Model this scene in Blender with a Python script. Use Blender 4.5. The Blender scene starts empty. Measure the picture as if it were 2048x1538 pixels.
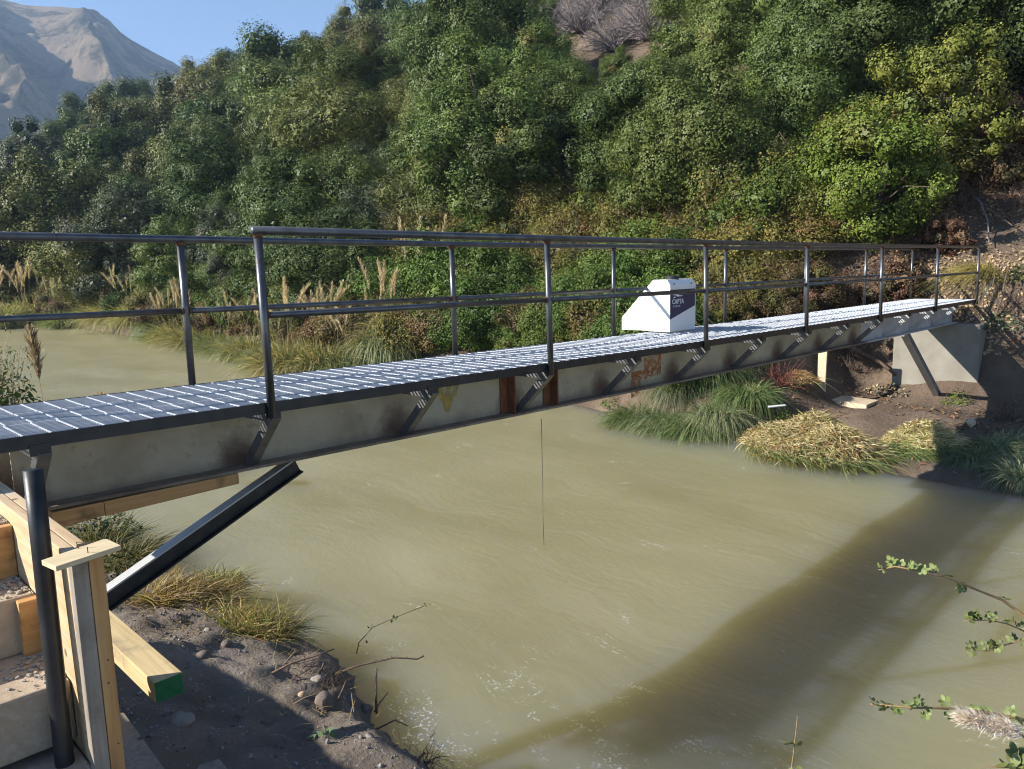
import bpy, bmesh, math, random
import numpy as np
from mathutils import Vector, Matrix

random.seed(7)
SC = bpy.context.scene
COL = SC.collection
rad = math.radians

# ------------------------------------------------------------------ camera
# World frame: +X runs along the footbridge away from the near bank, +Y is upstream, water level z = 0
PITCH, ROLL, TH, F = .1493, -.0242, .7874, 1540.0
CAM = np.array([-2.151, -4.195, 3.1])
_s, _c = math.sin(TH), math.cos(TH)


def _h2w(v):
    x, y, z = v
    return np.array([x * _s + y * _c, -x * _c + y * _s, z])


_cp, _sp, _cr, _sr = math.cos(PITCH), math.sin(PITCH), math.cos(ROLL), math.sin(ROLL)
AX_R = _h2w((_cr, _sr * _sp, _sr * _cp))
AX_U = _h2w((-_sr, _cr * _sp, _cr * _cp))
AX_F = _h2w((0, _cp, -_sp))


def ray(u, v):
    return AX_R * ((u - 1024) / F) + AX_U * (-(v - 769) / F) + AX_F


def at_z(u, v, z):
    r = ray(u, v)
    return CAM + r * ((z - CAM[2]) / r[2])


def at_x(u, v, x):
    r = ray(u, v)
    return CAM + r * ((x - CAM[0]) / r[0])


def at_y(u, v, y):
    r = ray(u, v)
    return CAM + r * ((y - CAM[1]) / r[1])


def at_d(u, v, dist):
    return CAM + ray(u, v) * dist


def to_px(P):
    q = np.atleast_2d(P) - CAM
    f = q @ AX_F
    return 1024 + F * (q @ AX_R) / f, 769 - F * (q @ AX_U) / f, f


cam = bpy.data.cameras.new('camera')
co = bpy.data.objects.new('camera', cam)
COL.objects.link(co)
M = Matrix(((AX_R[0], AX_U[0], -AX_F[0], CAM[0]), (AX_R[1], AX_U[1], -AX_F[1], CAM[1]),
            (AX_R[2], AX_U[2], -AX_F[2], CAM[2]), (0, 0, 0, 1)))
co.matrix_world = M
cam.sensor_width = 36
cam.sensor_fit = 'HORIZONTAL'
cam.lens = F / 2048 * 36
cam.clip_start = .05
cam.clip_end = 9000
SC.camera = co

# ------------------------------------------------------------------ light
SUN = np.array([-1.5, .97, 1.0])
SUN = SUN / np.linalg.norm(SUN)
w = bpy.data.worlds.new('World')
SC.world = w
w.use_nodes = True
nt = w.node_tree
sky = nt.nodes.new('ShaderNodeTexSky')
sky.sky_type = 'NISHITA'
sky.sun_disc = False
sky.sun_elevation = math.asin(SUN[2])
sky.sun_rotation = math.atan2(SUN[0], SUN[1]) % (2 * math.pi)
sky.altitude = 2200
sky.air_density = 1.0
sky.dust_density = .15
sky.ozone_density = 2.6
bg = nt.nodes['Background']
bg.inputs[1].default_value = .115
nt.links.new(sky.outputs[0], bg.inputs[0])
sl = bpy.data.lights.new('sun', 'SUN')
sl.energy = 5.0
sl.angle = rad(.53)
sl.color = (1, .93, .82)
so = bpy.data.objects.new('sun', sl)
COL.objects.link(so)
so.rotation_euler = Vector(-SUN).to_track_quat('-Z', 'Y').to_euler()
so.location = (0, 0, 60)
SC.view_settings.view_transform = 'Standard'
SC.view_settings.look = 'None'
SC.view_settings.gamma = 1
SC.view_settings.exposure = 0.88
SC.cycles.use_denoising = True
SC.cycles.denoising_prefilter = 'ACCURATE'
SC.cycles.filter_width = 1.1
SC.cycles.max_bounces = 6
SC.cycles.transparent_max_bounces = 8
SC.cycles.caustics_reflective = False
SC.cycles.caustics_refractive = False


# ------------------------------------------------------------------ materials
class Mt:
    def __init__(s, name):
        s.m = bpy.data.materials.new(name)
        s.m.use_nodes = True
        s.t = s.m.node_tree
        s.b = s.t.nodes['Principled BSDF']
        s.o = s.t.nodes['Material Output']

    def n(s, typ, **kw):
        nd = s.t.nodes.new(typ)
        for k, v in kw.items():
            setattr(nd, k, v)
        return nd

    def l(s, a, b):
        s.t.links.new(a, b)

    def coord(s, scale=(1, 1, 1), rot=(0, 0, 0), obj=False):
        mp = s.n('ShaderNodeMapping')
        mp.inputs['Scale'].default_value = scale
        mp.inputs['Rotation'].default_value = rot
        if obj:
            s.l(s.n('ShaderNodeTexCoord').outputs['Object'], mp.inputs[0])
        else:
            s.l(s.n('ShaderNodeNewGeometry').outputs['Position'], mp.inputs[0])
        return mp.outputs[0]

    def noise(s, vec, scale, detail=4, rough=.55, dist=0):
        nd = s.n('ShaderNodeTexNoise')
        nd.inputs['Scale'].default_value = scale
        nd.inputs['Detail'].default_value = detail
        nd.inputs['Roughness'].default_value = rough
        nd.inputs['Distortion'].default_value = dist
        s.l(vec, nd.inputs['Vector'])
        return nd.outputs['Fac']

    def ramp(s, fac, stops):
        r = s.n('ShaderNodeValToRGB')
        e = r.color_ramp.elements
        while len(e) < len(stops):
            e.new(.5)
        for x, (p, c) in zip(e, stops):
            x.position = p
            x.color = c if len(c) == 4 else (*c, 1)
        s.l(fac, r.inputs[0])
        return r.outputs[0]

    def mix(s, fac, a, b, mode='MIX'):
        x = s.n('ShaderNodeMix', data_type='RGBA', blend_type=mode)
        for v, i in ((fac, 0), (a, 6), (b, 7)):
            if isinstance(v, (int, float)):
                x.inputs[i].default_value = v
            elif isinstance(v, tuple):
                x.inputs[i].default_value = (*v[:3], 1)
            else:
                s.l(v, x.inputs[i])
        return x.outputs[2]

    def math(s, op, a, b=0.0, clamp=False):
        x = s.n('ShaderNodeMath', operation=op, use_clamp=clamp)
        for v, i in ((a, 0), (b, 1)):
            if isinstance(v, (int, float)):
                x.inputs[i].default_value = v
            else:
                s.l(v, x.inputs[i])
        return x.outputs[0]

    def bump(s, h, strength=.3, dist=.02):
        b = s.n('ShaderNodeBump')
        b.inputs['Strength'].default_value = strength
        b.inputs['Distance'].default_value = dist
        s.l(h, b.inputs['Height'])
        s.l(b.outputs[0], s.b.inputs['Normal'])

    def base(s, c):
        if isinstance(c, tuple):
            s.b.inputs['Base Color'].default_value = (*c[:3], 1)
        else:
            s.l(c, s.b.inputs['Base Color'])

    def set(s, **kw):
        for k, v in kw.items():
            k = k.replace('_', ' ').title().replace('Ior', 'IOR')
            s.b.inputs[k].default_value = v
        return s


def W3(v):
    return (v, v, v)


def mat_simple(name, ca, cb, scale=8, rough=.7, metal=0, spec=.4, bump=.15, stretch=(1, 1, 1), bscale=None, cc=None, detail=5):
    m = Mt(name)
    v = m.coord(stretch)
    f = m.noise(v, scale, detail)
    st = [(.3, ca), (.7, cb)]
    if cc:
        st.append((.85, cc))
    m.base(m.ramp(f, st))
    m.set(roughness=rough, metallic=metal)
    m.b.inputs['Specular IOR Level'].default_value = spec
    if bump:
        m.bump(m.noise(v, bscale or scale * 4, 6), bump, .01)
    return m.m


def leaf_mat(name, trans=.11, rough=.5, spec=.2, var=.28):
    m = Mt(name)
    a = m.n('ShaderNodeAttribute', attribute_name='leaf')
    oi = m.n('ShaderNodeObjectInfo')
    hs = m.n('ShaderNodeHueSaturation')
    m.l(a.outputs['Color'], hs.inputs['Color'])
    m.l(m.math('MULTIPLY_ADD', oi.outputs['Random'], .03), hs.inputs['Hue'])
    hs.inputs['Hue'].default_value = .5
    h = m.n('ShaderNodeMapRange')
    m.l(oi.outputs['Random'], h.inputs[0])
    h.inputs[3].default_value = .485
    h.inputs[4].default_value = .512
    m.l(h.outputs[0], hs.inputs['Hue'])
    v = m.n('ShaderNodeMapRange')
    r2 = m.math('FRACT', m.math('MULTIPLY', oi.outputs['Random'], 17.3))
    m.l(r2, v.inputs[0])
    v.inputs[3].default_value = 1 - var
    v.inputs[4].default_value = 1 + var
    m.l(v.outputs[0], hs.inputs['Value'])
    m.base(hs.outputs[0])
    m.set(roughness=rough)
    m.b.inputs['Specular IOR Level'].default_value = spec
    t = m.n('ShaderNodeBsdfTranslucent')
    m.l(m.mix(1.0, hs.outputs[0], (1.0, 1.0, .55), 'MULTIPLY'), t.inputs[0])
    mx = m.n('ShaderNodeMixShader')
    mx.inputs[0].default_value = trans
    m.l(m.b.outputs[0], mx.inputs[1])
    m.l(t.outputs[0], mx.inputs[2])
    m.l(mx.outputs[0], m.o.inputs[0])
    return m.m


MAT = {}
MAT['leaf'] = leaf_mat('leaf')
MAT['leaf_even'] = leaf_mat('leaf_even', var=.04)
MAT['grass'] = leaf_mat('grass_blade', .3, .55, .3, .15)
MAT['bark'] = mat_simple('bark', (.05, .036, .026), (.12, .095, .07), 12, .9, bump=.5)
MAT['twig'] = mat_simple('dry_twig', (.07, .045, .035), (.17, .12, .09), 30, .9, bump=0)
MAT['grey_twig'] = mat_simple('grey_twig', (.16, .14, .14), (.30, .26, .26), 20, .9, bump=0)

# steel of the rails: dark mill scale, a little gloss
m = Mt('rail_steel')
v = m.coord()
f1 = m.noise(v, 7, 5)
f2 = m.noise(v, 45, 3)
c = m.ramp(f1, [(.3, (.075, .078, .085)), (.6, (.13, .135, .145)), (.8, (.19, .18, .17))])
c = m.mix(m.ramp(f2, [(.62, W3(0)), (.74, W3(1))]), c, (.12, .065, .035))
m.base(c)
m.set(metallic=.75, roughness=.36)
m.bump(f2, .1, .004)
MAT['rail'] = m.m
MAT['weld'] = mat_simple('rusty_weld', (.09, .04, .025), (.16, .075, .04), 40, .8, metal=.2)
MAT['edge'] = mat_simple('black_steel', (.018, .019, .022), (.045, .046, .05), 9, .42, metal=.4, spec=.5, bump=.08)
MAT['strut_black'] = mat_simple('black_channel_steel', (.012, .012, .014), (.04, .037, .038), 12, .45, metal=.3, spec=.5)
MAT['strut_grey'] = mat_simple('galvanised_and_glare_grey', (.38, .38, .37), (.5, .5, .49), 6, .5, metal=.2)
MAT['bracket'] = mat_simple('bracket_steel', (.10, .10, .105), (.19, .185, .18), 16, .5, metal=.35, cc=(.15, .10, .07))
MAT['grating'] = mat_simple('galvanised_grating', (.40, .43, .48), (.60, .63, .68), 14, .5, metal=.3, spec=.5, bump=.05)
MAT['galv'] = mat_simple('galvanised_plate', (.36, .37, .38), (.5, .51, .52), 5, .55, metal=.15, bump=.05, cc=(.58, .58, .58))

# girder: old greenish grey paint, rust towards the flange and where the brackets are welded
m = Mt('old_girder_paint')
v = m.coord()
f1 = m.noise(v, 2.2, 6, .6)
f2 = m.noise(v, 16, 5, .65)
c = m.ramp(f1, [(.25, (.23, .19, .12)), (.5, (.36, .315, .22)), (.75, (.42, .38, .28))])
c = m.mix(m.ramp(f2, [(.62, W3(0)), (.72, W3(.55))]), c, (.42, .43, .37))
c = m.mix(m.ramp(m.noise(v, 9, 4, .7), [(.60, W3(0)), (.72, W3(.6))]), c, (.17, .115, .07))
sx = m.n('ShaderNodeSeparateXYZ')
m.l(v, sx.inputs[0])
# rust blooms around each bracket foot (every 1.22 m) and along the bottom flange
px = m.math('SUBTRACT', m.math('FRACT', m.math('ADD', m.math('DIVIDE', sx.outputs[0], 1.219), .53)), .5)
dx = m.math('MULTIPLY', m.math('ABSOLUTE', px), 1.219)
dz = m.math('SUBTRACT', sx.outputs[2], 1.90)
dd = m.math('SQRT', m.math('ADD', m.math('MULTIPLY', dx, dx), m.math('MULTIPLY', m.math('MULTIPLY', dz, dz), .6)))
dd = m.math('ADD', dd, m.math('MULTIPLY', m.math('SUBTRACT', f2, .5), .14))
c = m.mix(m.ramp(dd, [(.05, W3(1)), (.12, W3(.65)), (.2, W3(0))]), c, (.085, .045, .03))
fl = m.math('ADD', sx.outputs[2], m.math('MULTIPLY', m.math('SUBTRACT', m.noise(v, 3.5, 6, .7), .5), .22))
c = m.mix(m.ramp(m.math('MULTIPLY', m.math('SUBTRACT', fl, 1.82), 4), [(0.12, W3(.85)), (.62, W3(0))]), c, (.13, .09, .065))
m.base(c)
m.set(roughness=.62)
m.bump(f2, .18, .006)
MAT['girder'] = m.m
m = Mt('flange_paint')
v = m.coord((.5, 1, 1))
c = m.ramp(m.noise(v, 5, 6, .65), [(.3, (.10, .07, .05)), (.5, (.19, .145, .105)), (.72, (.28, .24, .175))])
c = m.mix(m.ramp(m.noise(m.coord(), 22, 5, .7), [(.52, W3(0)), (.66, W3(.7))]), c, (.085, .055, .04))
m.base(c)
m.set(roughness=.75)
m.bump(m.noise(m.coord(), 30, 5, .7), .4, .008)
MAT['flange_paint'] = m.m
MAT['rust'] = mat_simple('rust', (.11, .04, .02), (.22, .085, .035), 18, .9, bump=.3, cc=(.12, .08, .06))
MAT['flange'] = mat_simple('rusty_flange', (.10, .072, .055), (.19, .145, .11), 8, .8, bump=.3, stretch=(.4, 1, 1))


def scrawl(name, col, thr=(.45, .56), scale=30):
    m = Mt(name)
    v = m.coord()
    f = m.noise(v, scale, 5, .7)
    m.base(m.ramp(f, [(.3, col), (.7, tuple(x * 1.35 for x in col))]))
    m.set(roughness=.85)
    tr = m.n('ShaderNodeBsdfTransparent')
    mx = m.n('ShaderNodeMixShader')
    m.l(m.ramp(m.noise(v, scale * .8, 5, .7), [(thr[0], W3(0)), (thr[1], W3(1))]), mx.inputs[0])
    m.l(tr.outputs[0], mx.inputs[1])
    m.l(m.b.outputs[0], mx.inputs[2])
    m.l(mx.outputs[0], m.o.inputs[0])
    return m.m


MAT['rust_scrawl'] = scrawl('rust_scrawl', (.30, .10, .03), (.42, .6))
MAT['yellow_mark'] = scrawl('yellow_mark', (.34, .25, .06), (.3, .62), 14)


def wood(name, ca, cb, cc, axis=1, rough=.75, stain=(.05, .035, .025), stain_amt=.5):
    m = Mt(name)
    sc = [26, 26, 26]
    sc[axis] = 1.3
    v = m.coord(tuple(sc))
    f = m.noise(v, 1.6, 6, .6, .4)
    v2 = m.coord()
    g = m.noise(v2, 5, 5, .65)
    c = m.ramp(f, [(.28, ca), (.52, cb), (.75, cc)])
    c = m.mix(m.ramp(g, [(.55, W3(0)), (.75, W3(stain_amt))]), c, stain)
    k = m.n('ShaderNodeTexVoronoi')
    k.inputs['Scale'].default_value = 5
    m.l(v2, k.inputs['Vector'])
    c = m.mix(m.ramp(k.outputs['Distance'], [(.05, W3(.75)), (.09, W3(0))]), c, (.05, .03, .02))
    m.base(c)
    m.set(roughness=rough)
    m.bump(f, .22, .004)
    return m.m


MAT['board'] = wood('formwork_board', (.38, .26, .14), (.52, .38, .22), (.60, .46, .29), 1, stain=(.42, .40, .37), stain_amt=.55)
MAT['post_wood'] = wood('post_wood', (.36, .17, .055), (.50, .27, .10), (.56, .35, .15), 2, stain=(.30, .22, .14))
MAT['grey_wood'] = wood('weathered_wood', (.20, .17, .14), (.29, .25, .2), (.34, .3, .25), 2)
MAT['packing'] = wood('packing_timber', (.36, .18, .06), (.48, .27, .10), (.54, .33, .14), 0, stain=(.035, .022, .015), stain_amt=.85)
MAT['pine'] = wood('pale_pine', (.40, .30, .15), (.52, .41, .22), (.60, .49, .29), 1, stain=(.17, .15, .125), stain_amt=.75)
MAT['ply'] = wood('plywood', (.52, .41, .24), (.6, .49, .3), (.66, .55, .37), 0, stain_amt=.08)
MAT['plank_far'] = wood('bleached_plank', (.45, .36, .24), (.55, .45, .31), (.6, .51, .38), 0, stain_amt=.15)
MAT['green_paint'] = mat_simple('green_end_paint', (.006, .10, .035), (.015, .17, .06), 30, .6, bump=.2)

m = Mt('raw_concrete')
v = m.coord()
f1 = m.noise(v, 3, 6, .65)
f2 = m.noise(v, 40, 5, .7)
c = m.ramp(f1, [(.3, (.28, .215, .15)), (.55, (.40, .33, .25)), (.75, (.47, .41, .33))])
c = m.mix(m.ramp(m.noise(v, 7, 5, .7), [(.58, W3(0)), (.72, W3(.45))]), c, (.16, .115, .08))
c = m.mix(m.ramp(f2, [(.5, W3(0)), (.8, W3(.4))]), c, (.55, .53, .49))
vs = m.coord((22, 22, .7))
c = m.mix(m.ramp(m.noise(vs, 1.2, 3), [(.62, W3(0)), (.7, W3(.35))]), c, (.52, .48, .42))
m.base(c)
m.set(roughness=.9)
m.bump(m.mix(.5, m.noise(v, 25, 6, .7), f2), .45, .012)
MAT['concrete'] = m.m
MAT['concrete_far'] = mat_simple('abutment_concrete', (.20, .185, .155), (.265, .25, .215), 3.5, .9, bump=.12, bscale=20, cc=(.30, .285, .25))
MAT['cement'] = mat_simple('cement_crumbs', (.26, .24, .21), (.42, .40, .36), 30, .95, bump=.8, bscale=60)

MAT['white'] = mat_simple('white_powder_coat', (.78, .78, .79), (.82, .82, .83), 3, .38, spec=.5, bump=0)
MAT['navy'] = mat_simple('navy_vinyl', (.012, .018, .075), (.016, .024, .09), 3, .35, spec=.5, bump=0)
MAT['white_print'] = mat_simple('white_print', (.72, .73, .75), (.78, .79, .8), 3, .5, bump=0)
MAT['grey_print'] = mat_simple('grey_ink', (.16, .16, .18), (.25, .25, .27), 20, .6, bump=0)
MAT['black_plastic'] = mat_simple('black_plastic', (.012, .012, .014), (.03, .03, .033), 10, .5, bump=0)
MAT['nail'] = mat_simple('nail_steel', (.05, .05, .055), (.1, .1, .1), 20, .45, metal=.7, bump=0)
MAT['wire'] = mat_simple('wire_steel', (.10, .09, .07), (.16, .15, .12), 20, .6, metal=.3, bump=0)

# soils
m = Mt('near_bank_soil')
v = m.coord()
f1 = m.noise(v, 1.8, 6, .6)
f2 = m.noise(v, 28, 6, .7)
c = m.ramp(f1, [(.3, (.12, .095, .072)), (.6, (.20, .165, .13)), (.8, (.27, .235, .195))])
k = m.n('ShaderNodeTexVoronoi')
k.inputs['Scale'].default_value = 32
m.l(m.coord((1, 1, 1)), k.inputs['Vector'])
kk = m.math('MULTIPLY', m.math('LESS_THAN', k.outputs['Distance'], .33), m.ramp(m.noise(v, 4, 4), [(.48, W3(0)), (.6, W3(1))]))
sep = m.n('ShaderNodeSeparateColor')
m.l(k.outputs['Color'], sep.inputs[0])
c = m.mix(m.math('MULTIPLY', kk, m.math('GREATER_THAN', sep.outputs[0], .62)), c, (.30, .29, .28))
c = m.mix(m.ramp(m.noise(v, 6.5, 6, .75), [(.57, W3(0)), (.68, W3(.6))]), c, (.29, .275, .26))
m.base(c)
m.set(roughness=.95)
m.bump(m.mix(.5, f2, m.noise(v, 9, 6, .7)), .9, .05)
MAT['soil_near'] = m.m
m = Mt('far_bank_soil')
v = m.coord()
f1 = m.noise(v, 1.1, 6, .65)
f2 = m.noise(v, 14, 6, .7)
c = m.ramp(f1, [(.3, (.075, .05, .034)), (.55, (.14, .10, .07)), (.78, (.22, .165, .12))])
c = m.mix(m.ramp(f2, [(.55, W3(0)), (.7, W3(.5))]), c, (.24, .18, .13))
m.base(c)
m.set(roughness=.95)
m.bump(f2, .9, .08)
MAT['soil_far'] = m.m
MAT['stone'] = mat_simple('river_stone', (.17, .15, .13), (.30, .275, .25), 9, .85, bump=.3)
MAT['stone_tan'] = mat_simple('tan_stone', (.34, .24, .16), (.45, .33, .23), 12, .8, bump=.2)
MAT['stone_dark'] = mat_simple('dark_stone', (.10, .08, .07), (.19, .155, .135), 9, .9, bump=.4)

m = Mt('mountain_rock')
v = m.coord()
f1 = m.noise(v, .006, 8, .62, .3)
f2 = m.noise(v, .02, 14, .86)
f3 = m.noise(v, .011, 6, .65)
c = m.ramp(f1, [(.3, (.27, .20, .13)), (.55, (.36, .275, .185)), (.75, (.44, .34, .235))])
c = m.mix(m.ramp(m.math('ADD', f2, m.math('MULTIPLY', m.math('SUBTRACT', f3, .5), .7)), [(.46, W3(0)), (.56, W3(.95))]), c, (.05, .052, .03))
m.base(c)
m.set(roughness=1)
m.bump(f2, .9, 14)
MAT['mountain'] = m.m

m = Mt('silty_water')
v = m.coord((1.0, .22, 1), (0, 0, rad(-8)))
v1 = m.coord()
warp = m.noise(v1, .45, 3, .5)
mv = m.n('ShaderNodeVectorMath', operation='ADD')
sc_ = m.n('ShaderNodeVectorMath', operation='SCALE')
cb = m.n('ShaderNodeCombineXYZ')
m.l(warp, cb.inputs[0])
m.l(cb.outputs[0], sc_.inputs[0])
sc_.inputs['Scale'].default_value = 1.6
m.l(v, mv.inputs[0])
m.l(sc_.outputs[0], mv.inputs[1])
wv = mv.outputs[0]
f1 = m.noise(wv, 5.5, 4, .55, .2)
f2 = m.noise(m.coord((1, .5, 1), (0, 0, rad(20))), 16, 4, .6)
f3 = m.noise(v1, .35, 3, .5)
c = m.ramp(f3, [(.35, (.226, .206, .112)), (.65, (.260, .237, .138))])
c = m.mix(m.ramp(m.noise(wv, 1.6, 5, .62, .5), [(.46, W3(0)), (.72, W3(.36))]), c, (.33, .30, .20))
# foam: broken flecks, thickest beside the near bank, a few out in the current
sx = m.n('ShaderNodeSeparateXYZ')
m.l(v1, sx.inputs[0])
# distance from the near bank's waterline
edge = m.math('SUBTRACT', sx.outputs[0], m.math('MULTIPLY_ADD', sx.outputs[1], .02))
near = m.ramp(m.math('DIVIDE', m.math('SUBTRACT', sx.outputs[0], .6), 2.2), [(0, W3(1)), (.45, W3(.55)), (1, W3(0))])
ys = m.ramp(m.math('DIVIDE', m.math('ADD', sx.outputs[1], 5), 8), [(0, W3(.9)), (.6, W3(1)), (.82, W3(.1)), (1, W3(0))])
zone = m.math('MULTIPLY', near, ys)
vf = m.coord((1.0, .55, 1), (0, 0, rad(-14)))
fo = m.noise(vf, 5, 3, .6, 1.2)
fine = m.noise(v1, 38, 3, .6)
ridge = m.math('SUBTRACT', 1.0, m.math('MULTIPLY', m.math('ABSOLUTE', m.math('SUBTRACT', fo, .5)), 22), True)
ridge = m.math('MULTIPLY', ridge, m.ramp(m.noise(v1, 1.7, 3), [(.5, W3(0)), (.64, W3(1))]))
spk = m.ramp(fine, [(.52, W3(0)), (.6, W3(1))])
foam = m.math('MULTIPLY', m.math('MULTIPLY', ridge, spk), zone)
fo2 = m.noise(wv, 3.1, 3, .5, .6)
r2 = m.math('SUBTRACT', 1.0, m.math('MULTIPLY', m.math('ABSOLUTE', m.math('SUBTRACT', fo2, .47)), 45), True)
mask2 = m.ramp(m.noise(v1, 1.1, 3), [(.60, W3(0)), (.68, W3(1))])
foam2 = m.math('MULTIPLY', m.math('MULTIPLY', r2, mask2), m.ramp(fine, [(.5, W3(0)), (.6, W3(.8))]))
foam = m.math('ADD', foam, foam2, True)
c = m.mix(foam, c, (.8, .8, .74))
m.base(c)
m.set(roughness=.3)
m.b.inputs['IOR'].default_value = 1.33
m.b.inputs['Specular IOR Level'].default_value = .38
m.b.subsurface_method = 'RANDOM_WALK'
m.b.inputs['Subsurface Weight'].default_value = 1.0
m.b.inputs['Subsurface Radius'].default_value = (1.0, .74, .22)
m.b.inputs['Subsurface Scale'].default_value = 7.0
hgt = m.mix(.35, f1, f2)
m.bump(hgt, .24, .05)
MAT['water'] = m.m


# ------------------------------------------------------------------ object helpers
def tag(o, label, cat, group=None):
    o['label'] = label
    o['category'] = cat
    o['kind'] = 'thing'
    if group:
        o['group'] = group
    return o


def kind(o, k):
    o['kind'] = k
    return o


def thing(name, loc, label, cat, group=None):
    o = bpy.data.objects.new(name, None)
    o.empty_display_size = .2
    o.location = loc
    COL.objects.link(o)
    return tag(o, label, cat, group)


def root_of(o):
    T = Matrix.Identity(4)
    while o is not None:
        T = Matrix.Translation(o.location) @ T
        o = o.parent
    return T


def link(name, me, mat=None, parent=None):
    o = bpy.data.objects.new(name, me)
    COL.objects.link(o)
    if mat:
        me.materials.append(MAT[mat] if isinstance(mat, str) else mat)
    if parent is not None:
        o.parent = parent
        if parent.type == 'EMPTY':
            o.matrix_parent_inverse = Matrix.Translation(parent.location).inverted()
    return o


class MB:
    def __init__(s):
        s.v, s.f = [], []

    def add(s, v, f):
        n = len(s.v)
        s.v += [tuple(map(float, p)) for p in v]
        s.f += [tuple(i + n for i in q) for q in f]
        return s

    def box(s, c, size, rot=None, taper=None):
        hx, hy, hz = size[0] / 2, size[1] / 2, size[2] / 2
        R = rot or Matrix.Identity(3)
        vs = [Vector(c) + R @ Vector((x * hx, y * hy, z * hz)) for x, y, z in
              ((-1, -1, -1), (1, -1, -1), (1, 1, -1), (-1, 1, -1), (-1, -1, 1), (1, -1, 1), (1, 1, 1), (-1, 1, 1))]
        return s.add(vs, [(0, 3, 2, 1), (4, 5, 6, 7), (0, 1, 5, 4), (1, 2, 6, 5), (2, 3, 7, 6), (3, 0, 4, 7)])

    def bb(s, x0, x1, y0, y1, z0, z1):
        return s.box(((x0 + x1) / 2, (y0 + y1) / 2, (z0 + z1) / 2), (x1 - x0, y1 - y0, z1 - z0))

    def hexa(s, bot, top):
        return s.add(list(bot) + list(top), [(0, 3, 2, 1), (4, 5, 6, 7), (0, 1, 5, 4), (1, 2, 6, 5), (2, 3, 7, 6), (3, 0, 4, 7)])

    def beam(s, a, b, w, h, up=(0, 0, 1)):
        a, b = Vector(a), Vector(b)
        d = (b - a).normalized()
        sd = d.cross(Vector(up)).normalized()
        u = sd.cross(d)
        R = Matrix((d, sd, u)).transposed()
        return s.box((a + b) / 2, ((b - a).length, w, h), R)

    def tube(s, pts, r, seg=10, cap=True):
        pts = [Vector(p) for p in pts]
        rs = r if isinstance(r, (list, tuple)) else [r] * len(pts)
        n0 = len(s.v)
        prev = None
        for i, p in enumerate(pts):
            d = (pts[min(i + 1, len(pts) - 1)] - pts[max(i - 1, 0)])
            d = d.normalized() if d.length > 1e-9 else Vector((0, 0, 1))
            if prev is None:
                a = d.orthogonal().normalized()
            else:
                a = (prev - d * prev.dot(d))
                a = a.normalized() if a.length > 1e-6 else d.orthogonal().normalized()
            prev = a
            b = d.cross(a)
            for k in range(seg):
                t = 2 * math.pi * k / seg
                s.v.append(tuple(p + (a * math.cos(t) + b * math.sin(t)) * rs[i]))
        for i in range(len(pts) - 1):
            for k in range(seg):
                q = n0 + i * seg
                s.f.append((q + k, q + (k + 1) % seg, q + seg + (k + 1) % seg, q + seg + k))
        if cap:
            s.f.append(tuple(n0 + k for k in range(seg))[::-1])
            q = n0 + (len(pts) - 1) * seg
            s.f.append(tuple(q + k for k in range(seg)))
        return s

    def prism(s, poly, ext):
        """poly: 3D points in a plane, ext: extrusion vector"""
        n = len(poly)
        e = Vector(ext)
        vs = [Vector(p) for p in poly] + [Vector(p) + e for p in poly]
        fs = [tuple(range(n))[::-1], tuple(range(n, 2 * n))] + [(i, (i + 1) % n, n + (i + 1) % n, n + i) for i in range(n)]
        return s.add(vs, fs)

    def mesh(s, name, smooth=False, bevel=0, jitter=0, cuts=0):
        me = bpy.data.meshes.new(name)
        me.from_pydata(s.v, [], s.f)
        bm = bmesh.new()
        bm.from_mesh(me)
        bmesh.ops.recalc_face_normals(bm, faces=bm.faces)
        if bevel:
            bmesh.ops.bevel(bm, geom=list(bm.edges), offset=bevel, segments=2, affect='EDGES', profile=.6)
        if cuts:
            bmesh.ops.subdivide_edges(bm, edges=list(bm.edges), cuts=cuts, use_grid_fill=True)
        if jitter:
            rr = random.Random(len(s.v))
            for q in bm.verts:
                q.co += Vector((rr.uniform(-1, 1), rr.uniform(-1, 1), rr.uniform(-1, 1))) * jitter
        bm.to_mesh(me)
        bm.free()
        if smooth:
            me.polygons.foreach_set('use_smooth', [True] * len(me.polygons))
        return me

    def build(s, name, mat, parent=None, **kw):
        return link(name, s.mesh(name, **kw), mat, parent)


def np_mesh(name, V, Q, col=None, smooth=False):
    """V (n,3), Q (m,4) quads, col (n,3)"""
    me = bpy.data.meshes.new(name)
    V = np.ascontiguousarray(V, dtype=np.float32)
    Q = np.ascontiguousarray(Q, dtype=np.int32)
    me.vertices.add(len(V))
    me.vertices.foreach_set('co', V.ravel())
    me.loops.add(Q.size)
    me.loops.foreach_set('vertex_index', Q.ravel())
    me.polygons.add(len(Q))
    me.polygons.foreach_set('loop_start', np.arange(0, Q.size, Q.shape[1], dtype=np.int32))
    if smooth:
        me.polygons.foreach_set('use_smooth', np.ones(len(Q), dtype=bool))
    me.update(calc_edges=True)
    if col is not None:
        a = me.color_attributes.new('leaf', 'FLOAT_COLOR', 'POINT')
        c4 = np.ones((len(V), 4), dtype=np.float32)
        c4[:, :3] = np.clip(col, 0, 1)
        a.data.foreach_set('color', c4.ravel())
    me.validate()
    return me


def unit(a):
    return a / np.maximum(np.linalg.norm(a, axis=-1, keepdims=True), 1e-9)


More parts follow.
